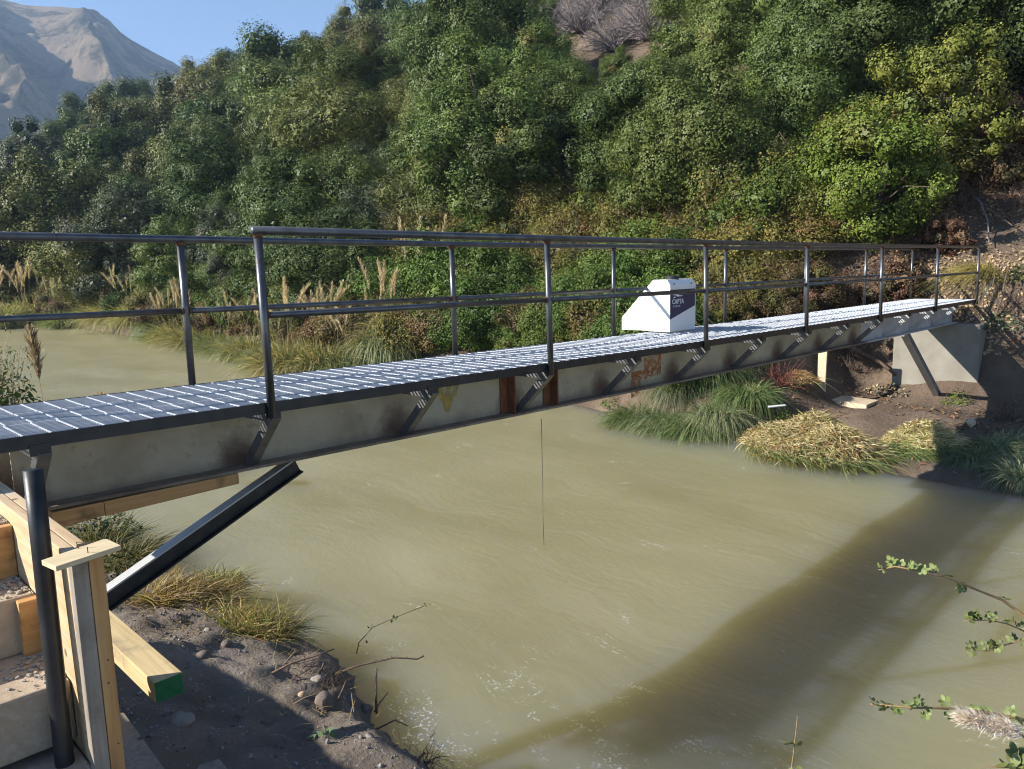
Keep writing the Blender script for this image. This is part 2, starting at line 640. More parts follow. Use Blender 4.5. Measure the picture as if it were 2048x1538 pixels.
def leaf_geo(P, N, L, rng, aspect=.5, T=None):
    """one four-sided leaf per point: centre P, facing N, length L"""
    n = len(P)
    if T is None:
        T = rng.normal(size=(n, 3))
    T = unit(T - N * (T * N).sum(1, keepdims=True))
    B = np.cross(N, T)
    L = np.broadcast_to(L, (n,))[:, None]
    w = L * aspect * .5
    V = np.stack([P - T * L * .5, P + B * w + N * w * .35 - T * L * .06, P + T * L * .5, P - B * w + N * w * .35 - T * L * .06], 1)
    return V.reshape(-1, 3), np.arange(4 * n).reshape(n, 4)


def oval_leaf(P, N, L, rng, aspect, T):
    n = len(P)
    T = unit(T - N * (T * N).sum(1, keepdims=True))
    B = np.cross(N, T)
    L = np.broadcast_to(L, (n,))
    t = np.array([-.5, -.32, -.05, .22, .4, .5])
    w = np.array([.05, .34, .5, .42, .22, .02]) * aspect
    PP = P[:, None] + T[:, None] * (L[:, None] * t)[..., None] - N[:, None] * (L[:, None] * .9 * t ** 2 * rng.uniform(.2, 1.0, (n, 1)))[..., None]
    return ribbons(PP, L[:, None] * w[None], B)


def pal_pick(rng, n, pal):
    """pal: list of (weight, rgb)"""
    wts = np.array([p[0] for p in pal], float)
    C = np.array([p[1] for p in pal])
    return C[rng.choice(len(pal), n, p=wts / wts.sum())]


def crown_mesh(name, seed, rx, rz, zc, nclump, per, leaf, pal, clump_r=(.2, .36), asp=.62, up=.3, spire=.35, lowcut=-.75, jit=.3, inner=110):
    rng = np.random.default_rng(seed)
    # clump centres spread evenly over the crown, then nudged
    k = np.arange(nclump) + .5
    cz = 1 - k / nclump * (1 - lowcut)
    ph = k * 2.39996 + seed
    d = np.stack([np.sqrt(1 - cz ** 2) * np.cos(ph), np.sqrt(1 - cz ** 2) * np.sin(ph), cz], 1)
    d = unit(d + rng.normal(size=d.shape) * .16)
    lump = 1 + .16 * np.sin(d[:, 0] * 3 + seed) + .14 * np.sin(d[:, 1] * 4 + seed * 2.1) + rng.normal(size=nclump) * .10
    rr = np.where(rng.random(nclump) < .8, rng.uniform(.70, 1.0, nclump), rng.uniform(.45, .7, nclump)) * lump
    C = d * rr[:, None] * np.array([rx, rx, rz])
    C[:, 2] += zc
    cr = rng.uniform(*clump_r, nclump) * rx
    st = .92 + .3 * spire * rng.random(nclump)
    ctint = pal_pick(rng, nclump, pal) * rng.uniform(.8, 1.2, (nclump, 1))
    nl = np.maximum((per * (cr / cr.mean()) ** 2 * st).astype(int), 10)
    idx = np.repeat(np.arange(nclump), nl)
    n = len(idx)
    q = unit(rng.normal(size=(n, 3)))
    keep = (q * d[idx]).sum(1) > rng.uniform(-.75, -.1, n)
    idx, q = idx[keep], q[keep]
    n = len(idx)
    bmp = 1 + .22 * np.sin(q[:, 0] * 5 + idx * 1.7) * np.sin(q[:, 1] * 5 + idx * .9) + .12 * np.sin(q[:, 2] * 9 + idx)
    r = np.where(rng.random(n) < .82, rng.uniform(.86, 1.03, n), rng.uniform(.5, .9, n)) * bmp
    tail = rng.random(n) < .05
    r = np.where(tail, r * rng.uniform(1.05, 1.3, n), r)
    loc = q * r[:, None] * cr[idx][:, None]
    loc[:, 2] *= st[idx]
    P = C[idx] + loc
    out = unit(q * 1.0 + d[idx] * .35 + np.array([0, 0, up * .6]))
    jj = np.where(rng.random(n) < .72, jit * .45, jit * 2.0)[:, None]
    N = unit(out + rng.normal(size=(n, 3)) * jj)
    T = rng.normal(size=(n, 3)) + np.array([0, 0, .25])
    col = ctint[idx] * .6 + pal_pick(rng, n, pal) * .4
    col = col * rng.uniform(.8, 1.2, (n, 1))
    L = leaf * rng.uniform(.65, 1.3, n)
    # oversized, darkened leaves added deep inside each clump to block light
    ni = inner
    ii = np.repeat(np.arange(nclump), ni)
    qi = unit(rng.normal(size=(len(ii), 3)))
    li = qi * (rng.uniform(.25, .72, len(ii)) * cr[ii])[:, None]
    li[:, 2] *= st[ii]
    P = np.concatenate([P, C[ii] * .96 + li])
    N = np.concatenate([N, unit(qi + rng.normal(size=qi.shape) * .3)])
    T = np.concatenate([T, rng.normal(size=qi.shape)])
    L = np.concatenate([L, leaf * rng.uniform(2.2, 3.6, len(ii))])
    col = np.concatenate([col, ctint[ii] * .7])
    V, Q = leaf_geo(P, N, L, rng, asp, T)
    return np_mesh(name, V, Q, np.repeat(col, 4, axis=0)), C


def trunk_mesh(name, seed, C, h, r, zc, nb=9, lean=.2, stems=1):
    rr = random.Random(seed)
    mb = MB()
    for s_ in range(stems):
        ox, oy = (rr.uniform(-.3, .3), rr.uniform(-.3, .3)) if stems > 1 else (0, 0)
        pts = [(ox * .4, oy * .4, -.4)]
        n = 6
        lx, ly = rr.uniform(-lean, lean) + ox, rr.uniform(-lean, lean) + oy
        for i in range(1, n + 1):
            t = i / n
            pts.append((ox * .4 + lx * t + rr.uniform(-.06, .06), oy * .4 + ly * t + rr.uniform(-.06, .06), h * t))
        mb.tube(pts, [r * (1.15 - .85 * i / n) / math.sqrt(stems) for i in range(n + 1)], 7)
        idx = rr.sample(range(len(C)), min(nb, len(C)))
        for k in idx:
            i = rr.randint(2, n - 1)
            a = Vector(pts[i])
            b = Vector(C[k])
            mid = (a + b) / 2 + Vector((rr.uniform(-.2, .2), rr.uniform(-.2, .2), rr.uniform(0, .3)))
            mb.tube([a, mid, b], [r * .42, r * .25, r * .08], 5, cap=False)
    return mb.mesh(name, smooth=True)


def ribbons(P, Wd, side):
    """P (n,s,3) centre lines, Wd (n,s) half widths, side (n,3)"""
    n, s, _ = P.shape
    A = P - side[:, None, :] * Wd[..., None]
    B = P + side[:, None, :] * Wd[..., None]
    V = np.stack([A, B], 2).reshape(-1, 3)
    base = (np.arange(n) * s * 2)[:, None] + (np.arange(s - 1) * 2)[None, :]
    Q = np.stack([base, base + 1, base + 3, base + 2], -1).reshape(-1, 4)
    return V, Q


def blades(seed, n, R, L, el=(40, 88), droop=.5, wid=.006, pal=None, bend=(0, 0, 0), segs=5, az=None, root=None, tipcol=None):
    rng = np.random.default_rng(seed)
    a = rng.uniform(0, 2 * math.pi, n) if az is None else rng.uniform(rad(az[0]), rad(az[1]), n)
    e = np.radians(rng.uniform(*el, n))
    rr = R * np.sqrt(rng.random(n))
    b = a + rng.normal(size=n) * .5
    P0 = np.stack([rr * np.cos(b), rr * np.sin(b), np.zeros(n)], 1) if root is None else root(rng, n)
    D = np.stack([np.cos(a) * np.cos(e), np.sin(a) * np.cos(e), np.sin(e)], 1)
    Ln = L * rng.uniform(.55, 1.15, n)
    t = np.linspace(0, 1, segs)
    g = droop * rng.uniform(.6, 1.4, n)
    P = P0[:, None, :] + D[:, None, :] * (Ln[:, None] * t)[..., None]
    P[..., 2] -= (g * Ln)[:, None] * t ** 2
    P += np.array(bend)[None, None, :] * (Ln[:, None] * t ** 2)[..., None]
    Wd = wid * rng.uniform(.6, 1.3, n)[:, None] * np.maximum(1 - t ** 2.2, .06)
    side = unit(np.cross(D, rng.normal(size=(n, 3))))
    V, Q = ribbons(P, Wd, side)
    col = pal_pick(rng, n, pal) * rng.uniform(.7, 1.25, (n, 1))
    c = np.repeat(col[:, None, :], segs, 1)
    if tipcol is not None:
        c = c * (1 - t[None, :, None] ** 2) + np.array(tipcol) * (t[None, :, None] ** 2)
    return V, Q, np.repeat(c.reshape(-1, 3), 2, axis=0)


def join_geo(*gs):
    V, Q, C = [], [], []
    k = 0
    for v, q, c in gs:
        V.append(v)
        Q.append(q + k)
        C.append(c)
        k += len(v)
    return np.concatenate(V), np.concatenate(Q), np.concatenate(C)


def copy_tree(o, parent=None):
    c = o.copy()
    COL.objects.link(c)
    if parent is not None:
        c.parent = parent
    for ch in list(o.children):
        copy_tree(ch, c)
    return c


def smooth01(t):
    t = np.clip(t, 0, 1)
    return t * t * (3 - 2 * t)


# value noise for terrain
_rng = np.random.default_rng(3)
_G = _rng.random((256, 256))


def vnoise(x, y, f):
    x, y = np.asarray(x, float) * f, np.asarray(y, float) * f
    xi, yi = np.floor(x).astype(int), np.floor(y).astype(int)
    u, v_ = x - xi, y - yi
    u, v_ = u * u * (3 - 2 * u), v_ * v_ * (3 - 2 * v_)
    g = lambda a, b: _G[a % 256, b % 256]
    return (g(xi, yi) * (1 - u) + g(xi + 1, yi) * u) * (1 - v_) + (g(xi, yi + 1) * (1 - u) + g(xi + 1, yi + 1) * u) * v_ - .5


def fbm(x, y, f, o=4):
    return sum(vnoise(x + 13.7 * i, y - 7.1 * i, f * 2 ** i) / 2 ** i for i in range(o))


EDGE_Y = [-60, -6, -2, 0, 1, 2, 3.5, 6, 11, 18, 31, 51, 64, 90, 140, 260]
EDGE_X = [9.0, 9.2, 9.3, 9.3, 9.5, 10.0, 10.2, 10.7, 12.2, 11.2, 12.2, 13.2, 12.2, 9.5, 3.0, -12]


def far_h(x, y):
    x, y = np.asarray(x, float), np.asarray(y, float)
    e = np.interp(y, EDGE_Y, EDGE_X)
    d = x - e
    k = smooth01((y - 1.6) / 2.0)
    # general slope: lip at the water, bramble bank, then the steep wooded hill
    sl = .86 - .345 * smooth01((y - 12) / 60)
    gen = .25 * smooth01(d / .5) + .60 * np.clip(d, 0, 6) + sl * np.clip(d - 6, 0, 60) + .25 * np.clip(d - 66, 0, 500)
    # by the abutment: low shelf, then a cut bank
    cut = .12 * smooth01(d / .5) + .075 * np.clip(d, 0, 5) + 1.9 * smooth01((x - 14.1 + .25 * np.minimum(y + .3, 0)) / 1.1) + .72 * np.clip(x - 14.9, 0, 90)
    h = gen * k + cut * (1 - k)
    h = h + np.where(d > 0, fbm(x, y, .5, 5) * .35 * smooth01(d / 2) + fbm(x, y, .07, 3) * 2.4 * smooth01((d - 6) / 14), 0)
    return np.where(d < 0, np.maximum(d * .7, -2.5) - .02, h)


def near_h(x, y):
    x, y = np.asarray(x, float), np.asarray(y, float)
    e = .72 + .18 * np.sin(y * .9) - .05 * np.maximum(y, 0) + .12 * np.sin(y * 2.3 + 1) + .38 * fbm(y * 0 + 3.3, y, 1.5, 4)
    d = e - x
    d = d + 1.1 * smooth01((y - 7) / 1.5)
    h = .24 * smooth01(d / .3) + .25 * np.clip(d, 0, 2.2) + .28 * np.clip(d - 2.2, 0, 3) + .02 * np.clip(d - 5, 0, 60)
    h = h + fbm(x, y, 1.3, 5) * .16 * smooth01(d / .4) + fbm(x + 5, y, 7, 3) * .05 * smooth01(d / .3)
    return np.where(d < 0, np.maximum(d * .8, -2.5), h)


def near_hf(x, y):
    return float(near_h(x, y))


def grid_mesh(name, xs, ys, fn, mat):
    X, Y = np.meshgrid(xs, ys, indexing='ij')
    Z = fn(X, Y)
    V = np.stack([X, Y, Z], -1).reshape(-1, 3)
    n, m_ = len(xs), len(ys)
    i = np.arange(n - 1)[:, None] * m_ + np.arange(m_ - 1)[None, :]
    Q = np.stack([i, i + m_, i + m_ + 1, i + 1], -1).reshape(-1, 4)
    return link(name, np_mesh(name, V, Q, smooth=True), mat)


def spaced(*segs):
    out = []
    for a, b, st in segs:
        out.append(np.arange(a, b, st))
    return np.concatenate(out)


def hill_hit(u, v, fn=far_h, r0=6, r1=260):
    d = ray(u, v)
    d = d / np.linalg.norm(d)
    t = np.arange(r0, r1, .05)
    P = CAM + d * t[:, None]
    b = P[:, 2] < fn(P[:, 0], P[:, 1])
    i = np.argmax(b)
    return P[i] if b.any() else None


# ================================================================== SETTING
kind(grid_mesh('hillside', spaced((8.0, 24, .16), (24, 60, .6), (60, 170, 3)), spaced((-30, -6, .8), (-6, 12, .16), (12, 60, .6), (60, 260, 3)), far_h, 'soil_far'), 'structure')
kind(grid_mesh('near_bank', spaced((-12, -3, .25), (-3, 1.6, .045)), spaced((-14, -5, .3), (-5, 5, .045), (5, 26, .25)), near_h, 'soil_near'), 'structure')
vf = MB().add([(-33, -59, -2.9), (1950, -59, -2.9), (1950, 2230, -2.9), (-33, 2230, -2.9)], [(0, 1, 2, 3)])
kind(vf.build('valley_ground', 'soil_far'), 'structure')

# river: a closed body of silty water with gently rippled top
xs = spaced((-11, 14.01, .25))
ys = spaced((-40, -6, 1), (-6, 20, .25), (20, 110.1, 1))
X, Y = np.meshgrid(xs, ys, indexing='ij')
Z = .012 * np.sin(X * 2.1 + Y * .5 + 2 * fbm(X, Y, .3, 2)) + .03 * fbm(X * 1.6, Y * .6, .9, 3)
nx, ny = X.shape
V = np.stack([X, Y, Z], -1).reshape(-1, 3)
i = np.arange(nx - 1)[:, None] * ny + np.arange(ny - 1)[None, :]
Q = np.stack([i, i + ny, i + ny + 1, i + 1], -1).reshape(-1, 4)
ring = np.concatenate([np.arange(nx) * ny, (nx - 1) * ny + np.arange(1, ny), np.arange(nx - 2, -1, -1) * ny + ny - 1, np.arange(ny - 2, 0, -1)])
low = V[ring].copy()
low[:, 2] = -2.6
k0 = len(V)
nr = len(ring)
j = np.arange(nr)
Q2 = np.stack([ring[j], ring[(j + 1) % nr], k0 + (j + 1) % nr, k0 + j], -1)[:, ::-1]
V = np.concatenate([V, low, [[V[ring, 0].mean(), V[ring, 1].mean(), -2.6]]])
cidx = len(V) - 1
Q3 = np.stack([k0 + j, k0 + (j + 1) % nr, np.full(nr, cidx), np.full(nr, cidx)], -1)
me = bpy.data.meshes.new('river_water')
me.from_pydata(V.tolist(), [], Q.tolist() + Q2.tolist() + [tuple(q[:3]) for q in Q3.tolist()])
bm = bmesh.new()
bm.from_mesh(me)
bmesh.ops.recalc_face_normals(bm, faces=bm.faces)
bm.to_mesh(me)
bm.free()
me.polygons.foreach_set('use_smooth', [True] * len(me.polygons))
kind(link('river_water', me, 'water'), 'structure')

# distant mountain: polar grid so that the ridge line stands where the valley shows it
AZ = np.array([40, 55, 64.3, 67.25, 69.1, 69.95, 71.04, 72.13, 72.7, 75.5, 76.6, 81.2, 90, 105, 125])
TE = np.array([.08, .14, .209, .2416, .2573, .266, .2797, .2883, .2897, .2866, .289, .31, .36, .34, .25])
azs = np.radians(np.linspace(48, 90.5, 420))
rs = np.linspace(420, 2100, 320)
A, R_ = np.meshgrid(azs, rs, indexing='ij')
X, Y = CAM[0] + R_ * np.cos(A), CAM[1] + R_ * np.sin(A)
H = np.interp(np.degrees(A), AZ, TE) * 1500 + 3
prof = np.where(R_ < 1500, smooth01((R_ - 420) / 1080) ** 1.0 * .5 + .5 * np.clip((R_ - 420) / 1080, 0, 1), 1 - (R_ - 1500) / 1500)
gully = np.abs(np.sin(A * 24 + (R_ - 420) * .0022 + 2.4 * fbm(X, Y, .004, 4)))
amp = np.clip((1500 - R_) / 500, 0.02, 1) * np.clip((R_ - 420) / 300, 0, 1)
Z = H * prof - amp * gully * 75 + amp * fbm(X, Y, .010, 5) * 62 + fbm(X, Y, .04, 4) * 12 * np.clip(amp * 2, .3, 1)
n, m_ = A.shape
V = np.stack([X, Y, Z], -1).reshape(-1, 3)
i = np.arange(n - 1)[:, None] * m_ + np.arange(m_ - 1)[None, :]
Q = np.stack([i, i + m_, i + m_ + 1, i + 1], -1).reshape(-1, 4)
kind(link('mountain', np_mesh('mountain', V, Q, smooth=True), 'mountain'), 'structure')


# ================================================================== FOOTBRIDGE
def dz(t):
    return 2.3512 - .0093 * t + .0004 * t * t


S = 2.4374
DW = 1.158                                           # deck width between rail lines
NEAR_T = [0, S + .016, 2 * S - .04, 3 * S - .125, 4 * S - .09, 5 * S, 6 * S]
FAR_T = [-2.08, .03, S + .02, 2 * S - .04, 3 * S - .02, 4 * S, 5 * S, 6 * S - .02]
T0, T1 = -2.15, 6 * S + .06
bridge = thing('footbridge', (0, 0, dz(0)), 'steel footbridge with pipe handrails and a grating deck crossing the muddy river', 'footbridge')


def seg_nodes(a, b, n=14):
    return [a + (b - a) * i / n for i in range(n + 1)]


def long_bar(mb, a, b, y, z, w, h, n=10):
    ts = seg_nodes(a, b, n)
    for p, q in zip(ts, ts[1:]):
        mb.hexa([(p, y - w / 2, dz(p) + z - h / 2), (q, y - w / 2, dz(q) + z - h / 2), (q, y + w / 2, dz(q) + z - h / 2), (p, y + w / 2, dz(p) + z - h / 2)],
                [(p, y - w / 2, dz(p) + z + h / 2), (q, y - w / 2, dz(q) + z + h / 2), (q, y + w / 2, dz(q) + z + h / 2), (p, y + w / 2, dz(p) + z + h / 2)])


# girders (I-section): web + flanges; old painted stretch and a newer galvanised stretch at the far end
GSPLIT = 10.05
GY = (.40, .76)
for y in GY:
    g = MB()
    a, b = -1.25, GSPLIT
    long_bar(g, a, b, y, -.2485, .012, .377, 12)
    gd = g.build('main_girder', 'girder', bridge)
    f = MB()
    long_bar(f, a, b, y, -.446, .25 if y < .5 else .17, .018, 12)
    long_bar(f, a, b, y, -.052, .17, .016, 12)
    f.build('flange', 'flange_paint', gd)
    g2 = MB()
    a, b = GSPLIT + .003, T1 - .02
    long_bar(g2, a, b, y, -.2485, .014, .375, 6)
    long_bar(g2, a, b, y, -.446, .25 if y < .5 else .17, .018, 6)
    long_bar(g2, a, b, y, -.052, .175, .018, 6)
    g2.build('end_girder', 'galv', bridge)['label'] = 'newer pale grey galvanised length of girder at the far end'
    if y == GY[0]:
        for t, mt in ((2.36, 'rust'), (2.90, 'rust')):
            st = MB()
            w_ = .12 if t < 2.5 else .14
            zc = dz(t) - .248
            st.bb(t - .006, t + .006, y - .10, y - .007, zc - .186, zc + .186)
            st.bb(t - w_ / 2 - .03, t + w_ / 2 - .03, y - .016, y - .0065, zc - .185, zc + .185)
            st.build('stiffener', mt, gd)
        # bracket-shaped rusty scrawl and the yellow three-pronged paint mark on the web face
        def on_web(px):
            return [at_y(u, v, y - .0065) for u, v in px]
        sc = MB()
        for quad in (((1288, 716), (1322, 706), (1322, 746), (1288, 762)), ((1263, 744), (1322, 733), (1322, 750), (1263, 761)), ((1262, 745), (1281, 742), (1281, 792), (1262, 796))):
            P = on_web(quad)
            yy = random.uniform(.001, .0025)
            sc.add([(p[0], p[1] - yy, p[2]) for p in P], [(0, 1, 2, 3)])
        sc.build('rust_scrawl', 'rust_scrawl', gd)
        ym = MB()
        poly = [(873, 771), (884, 766), (889, 790), (893, 770), (902, 768), (903, 788), (908, 765), (917, 768), (913, 792), (903, 806), (898, 824), (890, 824), (885, 806), (876, 792)]
        P = on_web(poly)
        ym.add([(p[0], p[1] - .002, p[2]) for p in P], [tuple(range(len(P)))])
        ym.build('paint_mark', 'yellow_mark', gd)

# edge angles carrying the grating
for y, nm in ((.0, 'edge_angle'), (DW, 'edge_angle')):
    e = MB()
    sgn = 1 if y < .5 else -1
    long_bar(e, T0, T1, y, -.03, .008, .066, 16)
    long_bar(e, T0, T1, y + sgn * .03, -.06, .05, .007, 16)
    e.build(nm, 'edge', bridge)

# grating panels: flat bearing bars along the bridge, twisted cross rods every 12 cm, two joints along the deck
cuts = [T0] + [i * S / 1.0 for i in range(0, 7)]
cuts[-1] = T1
strips = ((.012, .392), (.398, .772), (.778, DW - .012))
for a, b in zip(cuts, cuts[1:]):
    gp = MB()
    for y0, y1 in strips:
        off = random.uniform(-.012, .012)
        nb = 10
        for k in range(nb):
            y = y0 + .004 + (y1 - y0 - .008) * k / (nb - 1)
            th = .0055 if k in (0, nb - 1) else .0035
            zz = dz((a + b) / 2)
            for p, q in ((a + .004, (a + b) / 2), ((a + b) / 2, b - .004)):
                gp.hexa([(p, y - th / 2, dz(p) - .016), (q, y - th / 2, dz(q) - .016), (q, y + th / 2, dz(q) - .016), (p, y + th / 2, dz(p) - .016)],
                        [(p, y - th / 2, dz(p)), (q, y - th / 2, dz(q)), (q, y + th / 2, dz(q)), (p, y + th / 2, dz(p))])
        t = a + .05 + off
        while t < b - .01:
            gp.box((t, (y0 + y1) / 2, dz(t) - .002), (.0065, y1 - y0, .010))
            t += .121
    gp.build('grating_panel', 'grating', bridge)

# brackets: horizontal arm under the deck edge plus a raking brace down to the girder foot, both sides
bt = []
k = -1
while k * S / 2 < T1 - .3:
    bt.append(k * S / 2 - (.0 if k else 0))
    k += 1
for t in bt:
    for side in (0, 1):
        ye, yg = (.012, .395) if side == 0 else (DW - .012, .765)
        sg = 1 if side == 0 else -1
        z = dz(t)
        br = MB()
        # brace: plate facing -X and an outer leg
        a0, a1 = Vector((t, ye - sg * .012, z - .075)), Vector((t, yg - sg * .03, z - .432))
        d = (a1 - a0).normalized()
        nrm = Vector((0, d.z, -d.y)) * (1 if side == 0 else -1)   # in-plane normal
        w_ = .062
        up = nrm if nrm.z > 0 else -nrm
        lo0, lo1 = a0 - up * w_ / 2, a1 - up * w_ / 2
        hi0, hi1 = a0 + up * w_ / 2, a1 + up * w_ / 2
        br.prism([lo0, lo1, hi1, hi0], (.006, 0, 0))
        br.prism([lo0 + Vector((.006, 0, 0)), lo1 + Vector((.006, 0, 0)), lo1 + Vector((.006, 0, 0)) + up * .006, lo0 + Vector((.006, 0, 0)) + up * .006], (.056, 0, 0))
        bo = br.build('bracket', 'bracket' if t < GSPLIT - .2 else 'strut_grey', bridge)
        ar = MB()
        ar.bb(t - .001, t + .005, min(ye, yg), max(ye, yg), z - .128, z - .0655)
        ar.bb(t + .0055, t + .06, min(ye, yg), max(ye, yg), z - .072, z - .066)
        ar.build('arm', 'bracket' if t < GSPLIT - .2 else 'strut_grey', bo)
        if side == 0:
            gu = MB()
            gu.bb(t - .03, t + .062, -.012, -.0045, z - .10, z - .045)
            gu.build('cleat', 'edge', bo)


# handrails
def rail(y, ts, t_start, sgn):
    tops = [t_start] + [t for t in ts if t > t_start + .01]
    P = [(t, y, dz(t) + 1.0) for t in tops]
    MB().tube([(P[0][0] - (.035 if y < .5 else 0), y, P[0][2])] + P[1:], .0255, 14).build('top_rail', 'rail', bridge, smooth=True)
    for t in ts:
        zb = dz(t) - (.085 if y < .5 else .005)
        po = MB().tube([(t, y - (.02 if y < .5 else -.0), zb), (t, y, dz(t) + .976)], .0245, 14).build('rail_post', 'rail', bridge, smooth=True)
        MB().tube([(t, y, dz(t) + .955), (t, y, dz(t) + .984)], [.0255, .030], 12).build('weld', 'weld', po, smooth=True)
        for q in (-1, 1):
            wm = MB()
            if t + q * .03 < t_start or t + q * .03 > ts[-1]:
                continue
            wm.tube([(t + q * .02, y, dz(t) + .515), (t + q * .034, y, dz(t) + .515)], [.027, .0215], 12)
            wm.build('weld', 'weld', po, smooth=True)
    for a, b in zip(ts, ts[1:]):
        MB().tube([(a + .02, y, dz(a) + .515), (b - .02, y, dz(b) + .515)], .0205, 12).build('mid_rail', 'rail', bridge, smooth=True)


rail(-.004, NEAR_T, 0, 1)
rail(DW + .004, FAR_T, -2.08, -1)


# raking struts: steel channels from the girder foot to the footing
def strut(a, b, w_, h, mat, label):
    a, b = Vector(a), Vector(b)
    d = (b - a).normalized()
    sd = d.cross(Vector((0, 0, 1))).normalized()
    u = sd.cross(d)
    s = MB()
    R = Matrix((d, sd, u)).transposed()
    L = (b - a).length
    c = (a + b) / 2
    s.box(c - u * (h / 2 - .005), (L, w_, .01), R)
    s.box(c, (L, .009, h - .022), R)
    o = s.build('strut', mat, bridge)
    MB().box(c + u * (h / 2 - .005), (L, w_, .01), R).build('top_flange', 'strut_grey', o)  # pale grey top paints in the sun glare on the strut's upper face
    o['label'] = label
    return o


for y in GY[:1]:
    strut((.37, y, 1.838), (-1.5, y, 1.02), .085, .115, 'strut_black', 'black steel channel strut raking from the near bank to the girder')
    strut((12.05, y, 1.82), (14.28, y, .33), .1, .12, 'strut_grey', 'grey strut raking down to the foot of the far abutment')

# ================================================================== ABUTMENTS, STAIRS, TIMBER
fa = MB()
XA = 14.3
fa.hexa([(XA, -.2, -.2), (XA + .9, -.2, -.2), (XA + .9, 1.34, -.2), (XA, 1.34, -.2)], [(XA, -.2, dz(XA) - .457), (XA + .9, -.2, dz(XA) - .457), (XA + .9, 1.34, dz(XA) - .457), (XA, 1.34, dz(XA) - .457)])
o = fa.build('concrete_abutment', 'concrete_far', bevel=.012)
tag(o, 'smooth pale concrete abutment block under the far end of the footbridge', 'abutment')
na = MB()
na.bb(-4.2, -2.3, -.38, 2.6, .2, dz(-1) - .457)
o = na.build('formed_abutment', 'concrete', bevel=.012)
tag(o, 'rough concrete footing under the near end of the footbridge behind the stairs', 'abutment')

st = thing('concrete_stairs', (-2.3, -1.5, .8), 'unfinished concrete steps climbing to the near end of the footbridge', 'stairs')
steps = [(1.585, -1.86, -1.53), (1.82, -1.53, -1.20), (2.02, -1.20, -.93), (2.22, -.93, -.62), (2.345, -.62, -.40)]
XS0, XS1 = -3.4, -1.539
prev = .6
for i, (z, y0, y1) in enumerate(steps):
    s = MB()
    s.bb(XS0, XS1, y0, -.40, max(z - .2, .6) if i else .6, z)
    s.build('step', 'concrete', st, bevel=.012, cuts=3, jitter=.003)
s = MB()
s.bb(XS0, XS1 - .02, -2.4, -1.865, .6, 1.42)
s.build('step', 'concrete', st, bevel=.012, cuts=3, jitter=.003)
# cement crumbs left on the treads against the formwork
rg = np.random.default_rng(12)
cr = MB()
for z, y0, y1 in steps[1:4]:
    for k in range(110):
        p = (XS1 - abs(rg.normal()) * .06 - .01, y0 + .03 + rg.random() * (y1 - y0 - .05) * .9, z + .003)
        r = rg.uniform(.002, .008)
        cr.box(p, (r * 2, r * 1.6, r), Matrix.Rotation(rg.uniform(0, 6), 3, 'Z') @ Matrix.Rotation(rg.uniform(-.5, .5), 3, 'X'))
kind(cr.build('cement_crumbs', 'cement', bevel=.002), 'stuff')

pn = MB()
pn.bb(-1.536, -1.5, -1.676, -.56, .75, 2.272)
o = pn.build('stair_formwork', 'board', bevel=.004)
tag(o, 'tall pale formwork panel standing along the side of the concrete steps', 'formwork')
cap = MB()
cap.bb(-1.498, -1.460, -1.605, -.45, 2.17, 2.27)
o = cap.build('formwork_rail', 'board', bevel=.004)
tag(o, 'pale timber rail nailed along the top of the formwork panel', 'timber')
for z in (1.83, 2.03):
    pass
fp = thing('formwork_post', (-1.5, -1.70, .7), 'upright orange timber post closing the end of the stair formwork', 'post')
MB().bb(-1.546, -1.5015, -1.722, -1.6775, .7, 2.282).build('edge_board', 'grey_wood', fp, bevel=.004)['label'] = 'weathered grey half of the post'
p = MB()
p.hexa([(-1.5, -1.725, .7), (-1.462, -1.725, .7), (-1.462, -1.61, .7), (-1.5, -1.61, .7)], [(-1.5, -1.725, 2.288), (-1.458, -1.725, 2.288), (-1.458, -1.61, 2.288), (-1.5, -1.61, 2.288)])
p.build('timber', 'post_wood', fp, bevel=.004)

for u, v in ((216, 1320), (217, 1366), (237, 1487), (212, 1145)):
    q = at_y(u, v, -1.7255)
    MB().tube([(q[0], -1.7245, q[2]), (q[0], -1.7262, q[2])], .0028, 8).build('nail', 'nail', fp)
# wooden cleat blocks beside the panel, one per step
for z, y in ((2.02, -1.225), (2.22, -.955)):
    o = MB().bb(-1.600, -1.5375, y - .012, y + .04, z - .205, z - .006).build('wood_block', 'packing', bevel=.004)
    tag(o, 'short wooden block set upright against the second riser' if z < 2.1 else 'short wooden block set upright against the third riser', 'block', 'blocks between risers and formwork')

# tilted black pipe standing on the lowest step
pb, pt = at_y(131, 1538, -1.59), at_y(66, 940, -1.55)
R_ = .0275
pts = [pb + (pt - pb) * k / 4 for k in range(5)]
pp = MB().tube(pts, R_, 20, cap=False)
pin = [p_ for p_ in pts[::-1]]
pp.tube(pin, R_ - .004, 20, cap=False)
a, b = 0, 0
n = len(pp.v) // 2
for k in range(20):
    pp.f.append((4 * 20 + k, 4 * 20 + (k + 1) % 20, n + (k + 1) % 20, n + k))
o = link('steel_pipe', pp.mesh('steel_pipe', smooth=True), 'edge')
tag(o, 'open ended black steel pipe standing upright in front of the formwork panel', 'pipe')

